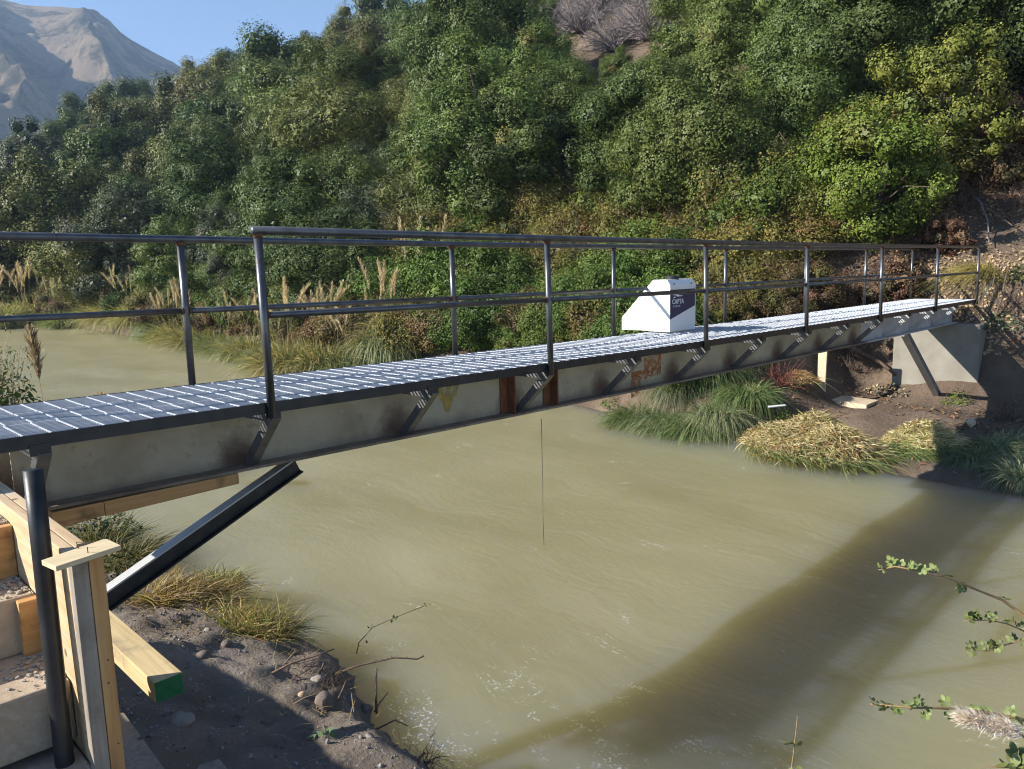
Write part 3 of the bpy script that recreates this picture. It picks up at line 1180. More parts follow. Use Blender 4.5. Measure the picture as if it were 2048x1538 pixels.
# plywood offcut lying on the post, two bent nails in it
pw = MB()
zt = 2.258
q = [(-1.572, -1.485), (-1.560, -1.592), (-1.345, -1.535), (-1.352, -1.43)]
zz = lambda x: zt + .0005 + (x + 1.35) * -.00
quad = [at_z(u, v, 2.30) for u, v in ((83, 1123), (112, 1136), (242, 1093), (212, 1079))]
pw.hexa([(p[0], p[1], 2.289) for p in quad], [(p[0], p[1], 2.304) for p in quad])
ply = pw.build('plywood_offcut', 'ply', bevel=.0015)
tag(ply, 'pale plywood offcut lying on top of the formwork post, touching the black pipe', 'board')
for u, v in ((157, 1097), (176, 1106)):
    p = at_z(u, v, 2.304)
    MB().tube([(p[0], p[1], 2.299), (p[0] - .003, p[1] + .002, 2.324), (p[0] + .014, p[1] - .008, 2.322)] if u < 160 else [(p[0], p[1], 2.299), (p[0], p[1], 2.322)], .0014, 6).build('nail', 'nail', ply)

# square timber with green painted end, jutting past the post
g = thing('squared_timber', (-1.0, -.4, 1.2), 'long square timber with its end painted green, jutting out past the post', 'timber')
gb = MB().bb(-1.053, -.927, -.80, .2, 1.225, 1.325).build('timber', 'pine', g, bevel=.005)
MB().bb(-1.050, -.930, -.8035, -.799, 1.228, 1.322).build('painted_end', 'green_paint', g)
# brace board low beside the post, and a plank end at the bottom edge
lb = MB()
P = [at_z(u, v, 1.12) for u, v in ((248, 1425), (335, 1545), (236, 1600), (200, 1425))]
lb.hexa([(p[0], p[1], 1.085) for p in P], [(p[0], p[1], 1.12) for p in P])
o = lb.build('brace_board', 'grey_wood', bevel=.003)
tag(o, 'grey weathered board lying low at the foot of the formwork post', 'board')
P = [at_z(u, v, .74) for u, v in ((380, 1560), (398, 1530), (438, 1517), (468, 1552))]
o = MB().hexa([(p[0], p[1], .70) for p in P], [(p[0], p[1], .74) for p in P]).build('board_offcut', 'grey_wood', bevel=.003)
tag(o, 'small grey board offcut lying on the dark soil of the near bank', 'board')

# packing timbers under the girder at the near end
for a, b, za, zb, nm in ((-1.12, -.87, .092, .075, 'squared packing block under the girder, nearest the stairs'),
                         (-.868, -.10, .078, .066, 'long stained packing timber wedged under the girder flange')):
    zt0, zt1 = dz(a) - .478, dz(b) - .478
    zt0 = zt1 = dz(0) - .4555
    y0, y1 = .265, .36
    o = MB().hexa([(a, y0, zt0 - za - .004), (b, y0, zt1 - zb), (b, y1, zt1 - zb), (a, y1, zt0 - za - .004)], [(a, y0, zt0), (b, y0, zt1), (b, y1, zt1), (a, y1, zt0)]).build('packing_timber', 'packing', bevel=.004)
    tag(o, nm, 'timber', 'packing under the girder')

# far bank timber: prop and planks
ph = hill_hit(1642, 778)
gx_, gy_, gz = float(ph[0]), float(ph[1]), float(ph[2])
zt_ = dz(gx_) - .456
o = MB().hexa([(gx_, gy_ - .075, gz - .12), (gx_ + .04, gy_ - .075, gz - .12), (gx_ + .04, gy_ + .075, gz - .12), (gx_, gy_ + .075, gz - .12)],
              [(gx_, gy_ - .10, zt_), (gx_ + .04, gy_ - .10, zt_), (gx_ + .04, gy_ + .09, zt_), (gx_, gy_ + .09, zt_)]).build('prop_board', 'plank_far', bevel=.004)
tag(o, 'pale board standing upright as a prop under the far part of the girder', 'board')
zp_ = float(hill_hit(1690, 800)[2]) + .06
P = [at_z(u, v, zp_) for u, v in ((1632, 784), (1757, 800), (1733, 810), (1608, 791))]
o = MB().hexa([(p[0], p[1], zp_ - .1) for p in P], [(p[0], p[1], zp_) for p in P]).build('loose_plank', 'plank_far', bevel=.005)
tag(o, 'thick pale plank lying flat on the far bank in front of the upright board', 'plank')
P = [at_z(u, v, .42) for u, v in ((1932, 842), (1942, 834), (1952, 842), (1942, 849))]
o = MB().hexa([(p[0], p[1], .36) for p in P], [(p[0], p[1], .42) for p in P]).build('wood_offcut', 'plank_far', bevel=.003)
tag(o, 'small square wood offcut lying in the shade below the far abutment', 'offcut')
P = [at_z(u, v, .62) for u, v in ((1536, 812), (1570, 809), (1573, 811), (1538, 815))]
o = MB().hexa([(p[0], p[1], .61) for p in P], [(p[0], p[1], .625) for p in P]).build('white_slat', 'white', bevel=.003)
tag(o, 'short white slat lying beside the dry grass mound on the far bank', 'slat')

# thin wire hanging from the girder into the water
wp = at_y(1083, 838, .28)
o = MB().tube([(wp[0], wp[1], wp[2]), (wp[0] - .004, wp[1], wp[2] * .5), (wp[0] + .002, wp[1], .66)], .003, 6).build('hanging_wire', 'wire', smooth=True)
tag(o, 'thin wire hanging from the middle of the girder down towards the water', 'wire')

# ================================================================== MEASURING BOX
BX0, BX1 = 5.471, 6.02
BZ = dz(5.6) + .012
box = thing('sensor_box', ((BX0 + BX1) / 2, 1.1, BZ), 'white sheet metal instrument box with navy logo panel standing on the bridge deck', 'instrument box')
prof = [(.835, 0), (.835, .545), (.878, .605), (1.073, .606), (1.527, .154), (1.528, .006), (1.14, .006), (1.137, 0)]
b = MB().prism([(BX0, y, BZ + z) for y, z in prof], (BX1 - BX0, 0, 0)).build('housing', 'white', box, bevel=.005)
# lid seam and lip on the front face
MB().bb(BX0 - .002, BX1 + .002, .8305, .8335, BZ + .505, BZ + .511).build('lid_lip', 'white', box)
MB().add([(BX0 + .002, .8335, BZ + .147), (BX1 - .018, .8335, BZ + .288), (BX1 - .018, .8335, BZ + .49), (BX0 + .002, .8335, BZ + .49)], [(0, 1, 2, 3)]).build('logo_panel', 'navy', box)
for x in (BX0 + .08, BX1 - .1):
    MB().tube([(x, .836, BZ + .555), (x, .829, BZ + .555)], .009, 10).build('screw', 'nail', box)
MB().tube([(BX0 + .22, .95, BZ + .6), (BX0 + .22, .95, BZ + .642), (BX0 + .22, .95, BZ + .65)], [.075, .075, .066], 24).build('cap', 'black_plastic', box, smooth=False)


def text_mesh(name, body, size, mat, parent, loc, xdir, zdir, spacing=1.0, bold=0, extrude=.0008):
    cu = bpy.data.curves.new(name, 'FONT')
    cu.body = body
    cu.size = size
    cu.space_character = spacing
    cu.offset = bold
    cu.extrude = extrude
    cu.resolution_u = 3
    t = bpy.data.objects.new(name, cu)
    COL.objects.link(t)
    dg = bpy.context.evaluated_depsgraph_get()
    me = bpy.data.meshes.new_from_object(t.evaluated_get(dg))
    bpy.data.objects.remove(t)
    x, z = Vector(xdir).normalized(), Vector(zdir).normalized()
    R = Matrix((x, z, x.cross(z))).transposed().to_4x4()
    me.transform(Matrix.Translation(loc) @ R)
    o = link(name, me, mat, parent)
    return o


text_mesh('logo_lettering', 'CAPTA', .078, 'white_print', box, (BX0 + .038, .8315, BZ + .325), (1, 0, 0), (0, 0, 1), 1.0, .0015)
text_mesh('logo_lettering', 'HYDRO', .030, 'white_print', box, (BX0 + .058, .8315, BZ + .286), (1, 0, 0), (0, 0, 1), 1.75, .0003)
em = MB()
ex, ez, ey = BX0 + .045, BZ + .395, .8322
em.add([(ex + x, ey, ez + z) for x, z in ((0, 0), (.075, 0), (.05, .018), (.034, .012))], [(0, 1, 2, 3)])
em.add([(ex + x, ey, ez + z) for x, z in ((.0, .075), (.012, .03), (.06, .03), (.1, .012), (.2, .014), (.215, .024), (.15, .026), (.105, .05), (.09, .075))], [(0, 1, 2, 3, 4, 5, 6, 7, 8)])
em.build('logo_emblem', 'white_print', box)
d_ = Vector((0, 1.073 - 1.527, .606 - .154)).normalized()
text_mesh('side_lettering', 'CACTO', .036, 'grey_print', box, (BX0 - .0012, 1.445, BZ + .17), d_, Vector((0, d_.z, -d_.y)), 2.1, 0)


# ================================================================== VEGETATION
G_DARK = [(5, (0.065, 0.100, 0.027)), (3, (0.081, 0.119, 0.033)), (1, (0.106, 0.144, 0.043))]
G_MID = [(5, (0.098, 0.140, 0.033)), (3, (0.119, 0.163, 0.040)), (1, (0.156, 0.188, 0.056)), (.4, (0.175, 0.138, 0.050))]
G_OLIVE = [(4, (0.125, 0.144, 0.040)), (3, (0.147, 0.156, 0.044)), (1, (0.094, 0.115, 0.035)), (.5, (0.188, 0.144, 0.056))]
G_GREY = [(4, (0.069, 0.094, 0.053)), (3, (0.094, 0.112, 0.065)), (1, (0.119, 0.112, 0.075))]
G_LIME = [(5, (0.108, 0.158, 0.023)), (3, (0.135, 0.180, 0.029)), (1, (0.162, 0.171, 0.036))]
G_YEL = [(4, (0.163, 0.184, 0.033)), (3, (0.202, 0.209, 0.040)), (2, (0.114, 0.145, 0.030)), (1, (0.167, 0.136, 0.043))]
G_BRAM = [(4, (0.138, 0.138, 0.031)), (3, (0.176, 0.160, 0.037)), (2, (0.187, 0.110, 0.044)), (1.2, (0.094, 0.116, 0.026)), (.8, (0.264, 0.187, 0.055))]
G_BRAM2 = [(4, (0.143, 0.099, 0.051)), (3, (0.154, 0.121, 0.046)), (2, (0.110, 0.110, 0.033)), (1, (0.198, 0.105, 0.055))]
G_BRAM3 = [(5, (0.083, 0.138, 0.024)), (3, (0.110, 0.160, 0.031)), (1, (0.154, 0.154, 0.040))]

PROTO = []     # (crown mesh, trunk mesh, words, kind name)


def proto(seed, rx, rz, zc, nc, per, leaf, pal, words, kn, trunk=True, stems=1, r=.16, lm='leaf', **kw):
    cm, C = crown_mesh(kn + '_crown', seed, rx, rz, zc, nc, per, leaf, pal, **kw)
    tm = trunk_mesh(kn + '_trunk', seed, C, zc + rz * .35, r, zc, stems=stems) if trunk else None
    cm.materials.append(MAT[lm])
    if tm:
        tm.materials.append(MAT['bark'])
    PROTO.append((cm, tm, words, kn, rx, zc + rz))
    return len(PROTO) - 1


# near-size trees: leaves of 8-11 cm
CK = dict(clump_r=(.25, .40), spire=.7)
E1 = [proto(11, 1.75, 2.3, 2.5, 42, 980, .064, G_MID, 'mid green rounded', 'evergreen_tree', **CK),
      proto(12, 1.55, 2.4, 2.5, 46, 880, .06, G_DARK, 'dark green upright', 'evergreen_tree', clump_r=(.24, .36), spire=.8),
      proto(13, 1.9, 2.1, 2.3, 46, 980, .066, G_OLIVE, 'olive green spreading', 'evergreen_tree', **CK),
      proto(14, 1.5, 2.3, 2.4, 40, 950, .058, G_MID, 'fresh green upright', 'evergreen_tree', clump_r=(.24, .36), spire=.8),
      proto(15, 2.0, 2.4, 2.4, 54, 980, .07, G_DARK, 'dark green broad', 'evergreen_tree', **CK),
      proto(16, 1.7, 2.2, 2.4, 52, 640, .06, G_GREY, 'grey green loose', 'evergreen_tree', clump_r=(.16, .3), spire=.6, jit=.5)]
# far trees: coarser leaves, same make
E2 = [proto(21, 1.8, 2.3, 2.5, 36, 520, .10, G_MID, 'mid green rounded', 'evergreen_tree', **CK),
      proto(22, 1.6, 2.4, 2.5, 38, 480, .095, G_DARK, 'dark green upright', 'evergreen_tree', clump_r=(.22, .34), spire=1.1),
      proto(23, 1.9, 2.1, 2.3, 38, 520, .10, G_OLIVE, 'olive green spreading', 'evergreen_tree', **CK),
      proto(24, 1.7, 2.4, 2.5, 42, 380, .095, G_GREY, 'grey green loose', 'evergreen_tree', clump_r=(.16, .3), spire=.7, jit=.5),
      proto(25, 1.9, 2.2, 2.4, 42, 480, .10, [(3, (.13, .145, .04)), (2, (.14, .125, .045)), (.6, (.16, .11, .05))], 'brownish olive dry', 'evergreen_tree', **CK)]
# broad crowns of the big trees opposite the bridge's far half
E3 = [proto(51, 2.9, 2.5, 2.6, 74, 1150, .075, G_MID, 'large mid green rounded', 'evergreen_tree', clump_r=(.17, .27), spire=.5, r=.2),
      proto(52, 2.5, 2.9, 2.9, 66, 1150, .075, G_MID, 'large fresh green', 'evergreen_tree', clump_r=(.18, .28), spire=.7, r=.2),
      proto(53, 2.7, 2.6, 2.7, 66, 1150, .085, G_DARK, 'large dark green', 'evergreen_tree', clump_r=(.18, .28), spire=.5, r=.2)]
BR = [proto(31, 1.5, 1.0, .75, 60, 420, .06, G_BRAM, 'reddish green', 'bramble_bush', trunk=False, up=.5, lowcut=-.4, jit=.7),
      proto(32, 1.6, .95, .7, 60, 400, .058, G_BRAM2, 'brownish', 'bramble_bush', trunk=False, up=.5, lowcut=-.4, jit=.7, clump_r=(.16, .3)),
      proto(33, 1.45, 1.05, .8, 60, 420, .06, G_BRAM3, 'fresh green', 'bramble_bush', trunk=False, up=.5, lowcut=-.4, jit=.7)]


def cane_tufts(seed, n, R, H):
    """arching canes that stick out of a bramble crown"""
    rr = random.Random(seed)
    mb = MB()
    for k in range(n):
        a = rr.uniform(0, 6.28)
        x, y = R * .5 * math.cos(a), R * .5 * math.sin(a)
        l = rr.uniform(.5, 1.0)
        h = H * rr.uniform(.75, 1.1)
        mb.tube([(x, y, h * .4), (x + l * .3 * math.cos(a), y + l * .3 * math.sin(a), h), (x + l * .8 * math.cos(a + .2), y + l * .8 * math.sin(a + .2), h * 1.12), (x + l * 1.3 * math.cos(a + .3), y + l * 1.3 * math.sin(a + .3), h * .95)], [.010, .008, .006, .003], 4, cap=False)
    return mb.mesh('cane', smooth=True)


CANES = [cane_tufts(s_, 9, 1.2, 1.6) for s_ in (1, 2, 3)]
for c_ in CANES:
    c_.materials.append(MAT['twig'])

STRIPS = [(140, 'at the far left'), (300, 'left of the first far railing post'), (430, 'above the first far railing post'),
          (580, 'above the open handrail end'), (740, 'above the first long handrail span'), (860, 'above the tall plumed grass'),
          (1000, 'above the second far railing post'), (1160, 'above the second near railing post'), (1290, 'above the white box side'),
          (1400, 'above the navy logo panel'), (1540, 'above the third near railing post'), (1680, 'above the fourth near railing post'),
          (1800, 'above the bright green shrub'), (1920, 'above the fifth near railing post'), (9e9, 'above the handrail end')]
ORD = ['lowest', 'second', 'third', 'fourth', 'fifth', 'sixth', 'seventh', 'eighth', 'ninth', 'tenth', 'eleventh', 'twelfth', 'thirteenth', 'fourteenth', 'fifteenth', 'sixteenth', 'seventeenth', 'eighteenth', 'nineteenth', 'twentieth']
for tens_, base_ in (('twentieth', 'twenty'), ('thirtieth', 'thirty'), ('fortieth', 'forty'), ('fiftieth', 'fifty')):
    if tens_ != 'twentieth':
        ORD.append(tens_)
    ORD += [base_ + '-' + q_ for q_ in ('first', 'second', 'third', 'fourth', 'fifth', 'sixth', 'seventh', 'eighth', 'ninth')]
PLANTS = []      # (root, words, noun, strip, px y)


def plant(pi, x, y, z, sc, hsc, rot, noun):
    cm, tm, words, kn, rx, top = PROTO[pi]
    o = bpy.data.objects.new(kn, None)
    o.empty_display_size = .3
    COL.objects.link(o)
    o.location = (x, y, z)
    o.rotation_euler = (0, 0, rot)
    o.scale = (sc, sc, sc * hsc)
    o['category'] = 'tree' if 'tree' in kn else 'bush'
    o['kind'] = 'thing'
    c_ = bpy.data.objects.new('crown', cm)
    COL.objects.link(c_)
    c_.parent = o
    if tm:
        t_ = bpy.data.objects.new('trunk', tm)
        COL.objects.link(t_)
        t_.parent = o
    elif kn == 'bramble_bush':
        t_ = bpy.data.objects.new('canes', CANES[pi % 3])
        COL.objects.link(t_)
        t_.parent = o
    u, v, f = to_px((x, y, z + top * sc * hsc * .55))
    si = next(i for i, q in enumerate(STRIPS) if u[0] < q[0])
    PLANTS.append((o, words, noun, si, float(v[0])))
    return o


def edge_x(y):
    return float(np.interp(y, EDGE_Y, EDGE_X))


rg = np.random.default_rng(5)
# ---- bramble bushes on the lower bank
spots = []
for y in np.arange(2.8, 22, 1.25):
    for d in np.arange(1.0, 8.6 if y < 18 else 6.5, 1.3):
        x = edge_x(y) + d + rg.uniform(-.4, .4)
        yy = y + rg.uniform(-.5, .5)
        if yy < 2.5 or (yy < 4.4 and d < 3.6):
            continue
        spots.append((x, yy, d))
for x, y, d in spots:
    z = float(far_h(x, y))
    sc = rg.uniform(.75, 1.1)
    if d < 1.6:
        sc *= .75
    q = rg.random()
    u, v, f = to_px((x, y, z + .8))
    if u[0] < -80:
        continue
    pi = BR[2] if (v[0] > 560 and u[0] > 850 and q < .7) else (BR[0] if q < .5 else BR[1] if q < .95 else BR[2]) if u[0] < 860 else (BR[0] if q < .68 else BR[1] if q < .72 else BR[2])
    if 420 < u[0] < 860 and 330 < v[0] < 520 and q > .4:
        pi = BR[1]
    plant(pi, x, y, z - .15, sc, rg.uniform(.8, 1.15), rg.uniform(0, 6.28), 'bramble bush')

# ---- trees on the hillside
cand = []
BARE = [(1255, 60, 175)]        # grey leafless thicket shows through here
for yy in np.arange(-9, 175, 1.0):
    pass
y = -10.0
while y < 185:
    r_row = math.hypot(14, y + 4)
    spc = float(np.clip(r_row * .085, 2.6, 6.0))
    x = edge_x(y) + (6.4 if y < 20 else 2.2)
    k = 0
    while x < edge_x(y) + 74:
        px_, py_ = x + rg.uniform(-.35, .35) * spc, y + rg.uniform(-.4, .4) * spc
        cand.append((px_, py_))
        x += float(np.clip(math.hypot(x - CAM[0], y - CAM[1]) * .085, 2.6, 6.0)) * (1.5 if y < 9 else 1.15)
    y += spc * (1.25 if y < 9 else 1.05)
cand.sort(key=lambda p: math.hypot(p[0] - CAM[0], p[1] - CAM[1]))
cover = np.full(110, 2000.0)
for x, y in cand:
    z = float(far_h(x, y))
    r = math.hypot(x - CAM[0], y - CAM[1])
    # leaf-strewn bare bank to the right of the far abutment
    ub, vb, fb = to_px((x, y, z))
    ub, vb, fb = float(ub[0]), float(vb[0]), float(fb[0])
    if fb < 3:
        continue
    if ub > 1640 and vb > 235 - (ub - 1640) * .1:
        continue
    if y < 2.2 and x < 20:
        continue
    if 1130 < ub < 1400 and -40 < vb < 165:
        continue
    if rg.random() < (.16 if r < 55 else .05):
        continue
    sc = float(np.clip(.72 + r * .0105, .9, 1.75)) * rg.choice([.75, .92, 1.06, 1.2, 1.45]) 
    if r < 60:
        pi = E1[int(rg.choice(6, p=[.27, .2, .16, .19, .1, .08]))]
    else:
        pi = E2[int(rg.choice(5, p=[.34, .22, .24, .13, .07]))]
    if ub > 960 and r < 50:
        pi = E3[int(rg.choice(3, p=[.4, .3, .3]))]
        sc = rg.uniform(.85, 1.25)
    hs = rg.uniform(.74, .98)
    if 1090 < ub < 1430:      # keep the grey leafless patch high on the slope in view
        while sc > .35 and float(to_px((x, y, z + PROTO[pi][5] * sc * hs))[1][0]) < 118:
            sc *= .9
    elif 1500 < ub < 1620 and vb < 420:      # dark hollow behind the cactus
        sc *= .8
    top = PROTO[pi][5] * sc * hs
    rxp = PROTO[pi][4] * sc * F / fb
    if ub + rxp < -20 or ub - rxp > 2068:
        continue
    ut, vt, ft = to_px((x, y, z + top))
    vt = float(vt[0])
    if vb < -30:
        continue
    c0, c1 = int(np.clip((ub - rxp * .8) / 20, 0, 109)), int(np.clip((ub + rxp * .8) / 20, 0, 109))
    if vt > cover[c0:c1 + 1].max() - 3:
        continue
    cover[c0:c1 + 1] = np.minimum(cover[c0:c1 + 1], vt + (vb - vt) * .3)
    plant(pi, x, y, z - .25 * sc, sc, hs, rg.uniform(0, 6.28), 'tree')

for k, (ub, vb, sc) in enumerate(((1640, 300, .62), (1700, 240, .75), (1775, 205, .8), (1850, 165, .85), (1925, 175, .75), (1995, 150, .85), (2060, 215, .85), (1965, 85, .9), (2045, 70, .95), (1880, 70, .9), (1790, 110, .9))):
    h = hill_hit(ub, vb)
    plant(E3[2] if k % 3 else E1[4], h[0], h[1], h[2] - .2, sc if k % 3 else sc * 1.3, rg.uniform(.8, 1.0), rg.uniform(0, 6.28), 'tree')

# ---- riverside trees far upstream (they come down to the water)
for y in np.arange(20, 80, 3.2):
    x = edge_x(y) + rg.uniform(1.8, 3.0)
    sc = rg.uniform(.6, .95) * (1 + y / 200)
    u, v, f = to_px((x, y, 1.5))
    if u[0] < -60:
        continue
    plant(E1[[0, 2, 3, 5][int(rg.integers(4))]], x, y, float(far_h(x, y)) - .3, sc, rg.uniform(.75, 1.0), rg.uniform(0, 6.28), 'tree')

# ---- tree and shrubs with a look of their own near the right bank
YT = proto(41, 1.35, 1.55, 2.3, 62, 230, .062, G_YEL, 'airy yellow green', 'yellowing_tree', stems=4, r=.045, lm='leaf_even', clump_r=(.16, .3))
LS = proto(42, 1.35, 1.5, 1.55, 62, 480, .055, G_LIME, 'bright green', 'green_shrub', stems=3, r=.07, lm='leaf_even')
h = hill_hit(1868, 400)
o = plant(YT, h[0], h[1], h[2] - .1, .98, 1.0, .4, 'x')
PLANTS.pop()
tag(o, 'airy yellowish tree with thin dark stems rooted in the leaf-strewn right bank', 'tree')
h = hill_hit(1735, 500)
o = plant(LS, h[0], h[1], h[2] - .2, 1.08, 1.0, 1.0, 'x')
PLANTS.pop()
tag(o, 'bright green leafy shrub behind the railing beside the bare right bank', 'shrub')
h = hill_hit(1640, 470)
o = plant(LS, h[0], h[1], h[2] - .2, .62, 1.0, 2.6, 'x')
PLANTS.pop()
tag(o, 'small bright green shrub left of the taller bright shrub by the bare bank', 'shrub')

# ---- grey leafless shrubs high in the middle
def bare_mesh(seed, n, R, H, r0=.02, name='branches', curl=.5):
    rr = random.Random(seed)
    mb = MB()
    for k in range(n):
        a = rr.uniform(0, 6.28)
        e = rr.uniform(.2, 1.4)
        p = Vector((rr.uniform(-R, R) * .25, rr.uniform(-R, R) * .25, 0))
        d = Vector((math.cos(a) * math.cos(e), math.sin(a) * math.cos(e), math.sin(e)))
        L = H * rr.uniform(.5, 1.1)
        pts = [p.copy()]
        for i in range(5):
            p = p + d * L / 5
            d = (d + Vector((rr.uniform(-1, 1), rr.uniform(-1, 1), rr.uniform(-.8, .5))) * curl * .6).normalized()
            pts.append(p.copy())
        mb.tube(pts, [r0 * (1 - .15 * i) for i in range(6)], 4, cap=False)
        for j in range(3):
            q = pts[rr.randint(2, 4)]
            d2 = Vector((rr.uniform(-1, 1), rr.uniform(-1, 1), rr.uniform(-.6, 1))).normalized()
            mb.tube([q, q + d2 * L * .15, q + d2 * L * .28 + Vector((0, 0, -.03))], [r0 * .5, r0 * .35, r0 * .2], 3, cap=False)
    return mb.mesh(name, smooth=True)


bm1, bm2 = bare_mesh(1, 190, 2.2, 2.6, .03), bare_mesh(2, 170, 1.8, 2.2, .028)
for me_ in (bm1, bm2):
    me_.materials.append(MAT['grey_twig'])
for k, (u, v, s_) in enumerate(((1160, 60, 1.0), (1235, 95, 1.1), (1310, 70, 1.15), (1375, 45, 1.0), (1215, 20, 1.2), (1300, 10, 1.1), (1085, 15, .9))):
    h = hill_hit(u, v)
    if h is None:
        continue
    o = bpy.data.objects.new('leafless_shrub', (bm1, bm2)[k % 2])
    COL.objects.link(o)
    o.location = (h[0], h[1], h[2] - .2)
    o.scale = (s_,) * 3
    o.rotation_euler = (0, 0, k * 1.3)
    tag(o, ('tangled grey leafless shrub high on the slope, ' + ['left of the grey patch', 'lowest in the grey patch', 'right of centre in the grey patch', 'at the right end of the grey patch', 'near the top left of the grey patch', 'at the top of the grey patch', 'standing apart left of the grey patch'][k]), 'shrub', 'leafless shrubs on the hillside')

# ---- tall cactus
h = hill_hit(1556, 455)
cb = thing('column_cactus', (h[0], h[1], h[2]), 'ribbed columnar cactus with an orange tip standing among the dark bushes', 'cactus')


def ribbed(x, y, z0, z1, r, seed):
    mb = MB()
    n, rows = 20, 9
    vs, fs = [], []
    for i in range(rows + 1):
        t = i / rows
        rr = r * (1 if t < .85 else math.sqrt(max(0.02, 1 - ((t - .85) / .15) ** 2)))
        for k in range(n):
            a = 2 * math.pi * k / n
            q = rr * (1.0 if k % 2 else .78)
            vs.append((x + q * math.cos(a), y + q * math.sin(a), z0 + (z1 - z0) * t))
    for i in range(rows):
        for k in range(n):
            fs.append((i * n + k, i * n + (k + 1) % n, (i + 1) * n + (k + 1) % n, (i + 1) * n + k))
    fs.append(tuple(rows * n + k for k in range(n)))
    return mb.add(vs, fs)


MAT['cactus'] = mat_simple('cactus_skin', (.08, .11, .045), (.15, .16, .07), 10, .7, bump=.2, cc=(.28, .17, .08))
dd_ = float(np.linalg.norm(h - CAM))
hh_ = 150 / F * dd_
ribbed(h[0], h[1], h[2] - .1, h[2] + hh_, .13, 1).build('stem', 'cactus', cb)
ribbed(h[0] - .35, h[1] + .3, h[2] - .1, h[2] + hh_ * .72, .11, 2).build('stem', 'cactus', cb)
tp = MB().tube([(h[0], h[1], h[2] + hh_ - .05), (h[0], h[1], h[2] + hh_ + .03)], [.1, .04], 8)
MAT['cactus_tip'] = mat_simple('cactus_spines', (.34, .15, .06), (.45, .24, .1), 20, .8)
tp.build('tip', 'cactus_tip', cb)

# ---- pampas grass along the far bank
P_STRAW = [(3, (.34, .27, .14)), (2, (.42, .34, .2)), (1, (.25, .19, .09))]
P_GREEN = [(4, (.15, .19, .065)), (3, (.20, .23, .095)), (2, (.28, .26, .11)), (1, (.40, .33, .17))]
P_GREY = [(4, (.20, .25, .13)), (3, (.26, .3, .17)), (1, (.36, .34, .19))]
P_MIX = [(3, (.18, .21, .07)), (3, (.34, .31, .13)), (2, (.48, .40, .20))]


def pampas_mesh(seed, n, R, L, pal, el=(35, 85), droop=.75, wid=.009, bend=(0, -.1, 0)):
    V, Q, C = blades(seed, n, R, L, el, droop, wid, pal, bend, 7)
    me_ = np_mesh('tuft', V, Q, C)
    me_.materials.append(MAT['grass'])
    return me_


def plume_mesh(seed, L=1.7, pl=.42, lean=.15, dens=150, wid=.033, pal=None):
    rng = np.random.default_rng(seed)
    a = rng.uniform(0, 6.28)
    n = 12
    t = np.linspace(0, 1, n)
    dx = lean * t ** 2
    stem = np.stack([dx * math.cos(a), dx * math.sin(a), L * t - .3 * lean * t ** 3], 1)
    mb = MB()
    mb.tube(stem[:, :].tolist(), [.005 - .003 * q for q in t], 4, cap=False)
    n0 = len(mb.v)
    V0, Q0 = np.array(mb.v), np.array(mb.f)
    C0 = np.tile(np.array([[.35, .28, .14]]), (len(V0), 1))
    s = rng.uniform(1 - pl, 1, dens)
    i = np.clip(s * (n - 1), 0, n - 1.01)
    k = i.astype(int)
    P0 = stem[k] + (stem[k + 1] - stem[k]) * (i - k)[:, None]
    D = unit(np.stack([rng.normal(size=dens) * .32, rng.normal(size=dens) * .32, np.ones(dens)], 1))
    ln = wid * 3.6 * rng.uniform(.6, 1.3, dens) * np.sin(np.clip((s - (1 - pl)) / pl, .08, .95) * math.pi) ** .5
    tt = np.linspace(0, 1, 3)
    P = P0[:, None, :] + D[:, None, :] * (ln[:, None] * tt)[..., None]
    Wd = np.tile(np.array([.004, .006, .0015])[None, :] * wid / .045, (dens, 1))
    V1, Q1 = ribbons(P, Wd, unit(np.cross(D, rng.normal(size=(dens, 3)))))
    pal = pal or [(3, (.64, .52, .34)), (2, (.74, .62, .43)), (1, (.50, .39, .24))]
    col = np.repeat(pal_pick(rng, dens, pal) * rng.uniform(.8, 1.2, (dens, 1)), 6, 0)
    V, Q, C = join_geo((V0, Q0, C0), (V1, Q1, col))
    me_ = np_mesh('plume', V, Q, C)
    me_.materials.append(MAT['grass'])
    return me_


PLUMES = [plume_mesh(s_, 1.7, .36, .12 + .16 * (s_ % 4)) for s_ in range(6)]
TUFT = [pampas_mesh(51, 1700, .38, 1.5, P_GREEN), pampas_mesh(52, 1700, .4, 1.6, P_MIX), pampas_mesh(53, 2200, .4, 1.6, P_GREY, el=(50, 88), droop=1.0)]


def pampas(x, y, sc, ti, npl, seed, label, lean=(0, 0), hmul=1.0):
    rr = random.Random(seed)
    z = max(float(far_h(x, y)), 0) - .05
    o = thing('pampas_grass', (x, y, z), label, 'grass', 'pampas grass clumps on the far bank')
    t_ = bpy.data.objects.new('tuft', TUFT[ti])
    COL.objects.link(t_)
    t_.parent = o
    t_.scale = (sc, sc, sc)
    t_.rotation_euler = (0, 0, rr.uniform(-.6, .6))
    for k in range(npl):
        p = bpy.data.objects.new('plume', PLUMES[rr.randrange(6)])
        COL.objects.link(p)
        p.parent = o
        p.location = (rr.uniform(-.32, .32) * sc, rr.uniform(-.32, .32) * sc, .2)
        q = sc * rr.uniform(.85, 1.12) * hmul
        p.scale = (q, q, q)
        p.rotation_euler = (rr.gauss(lean[0], .2), rr.gauss(lean[1], .2), rr.uniform(0, 6.28))
    return o


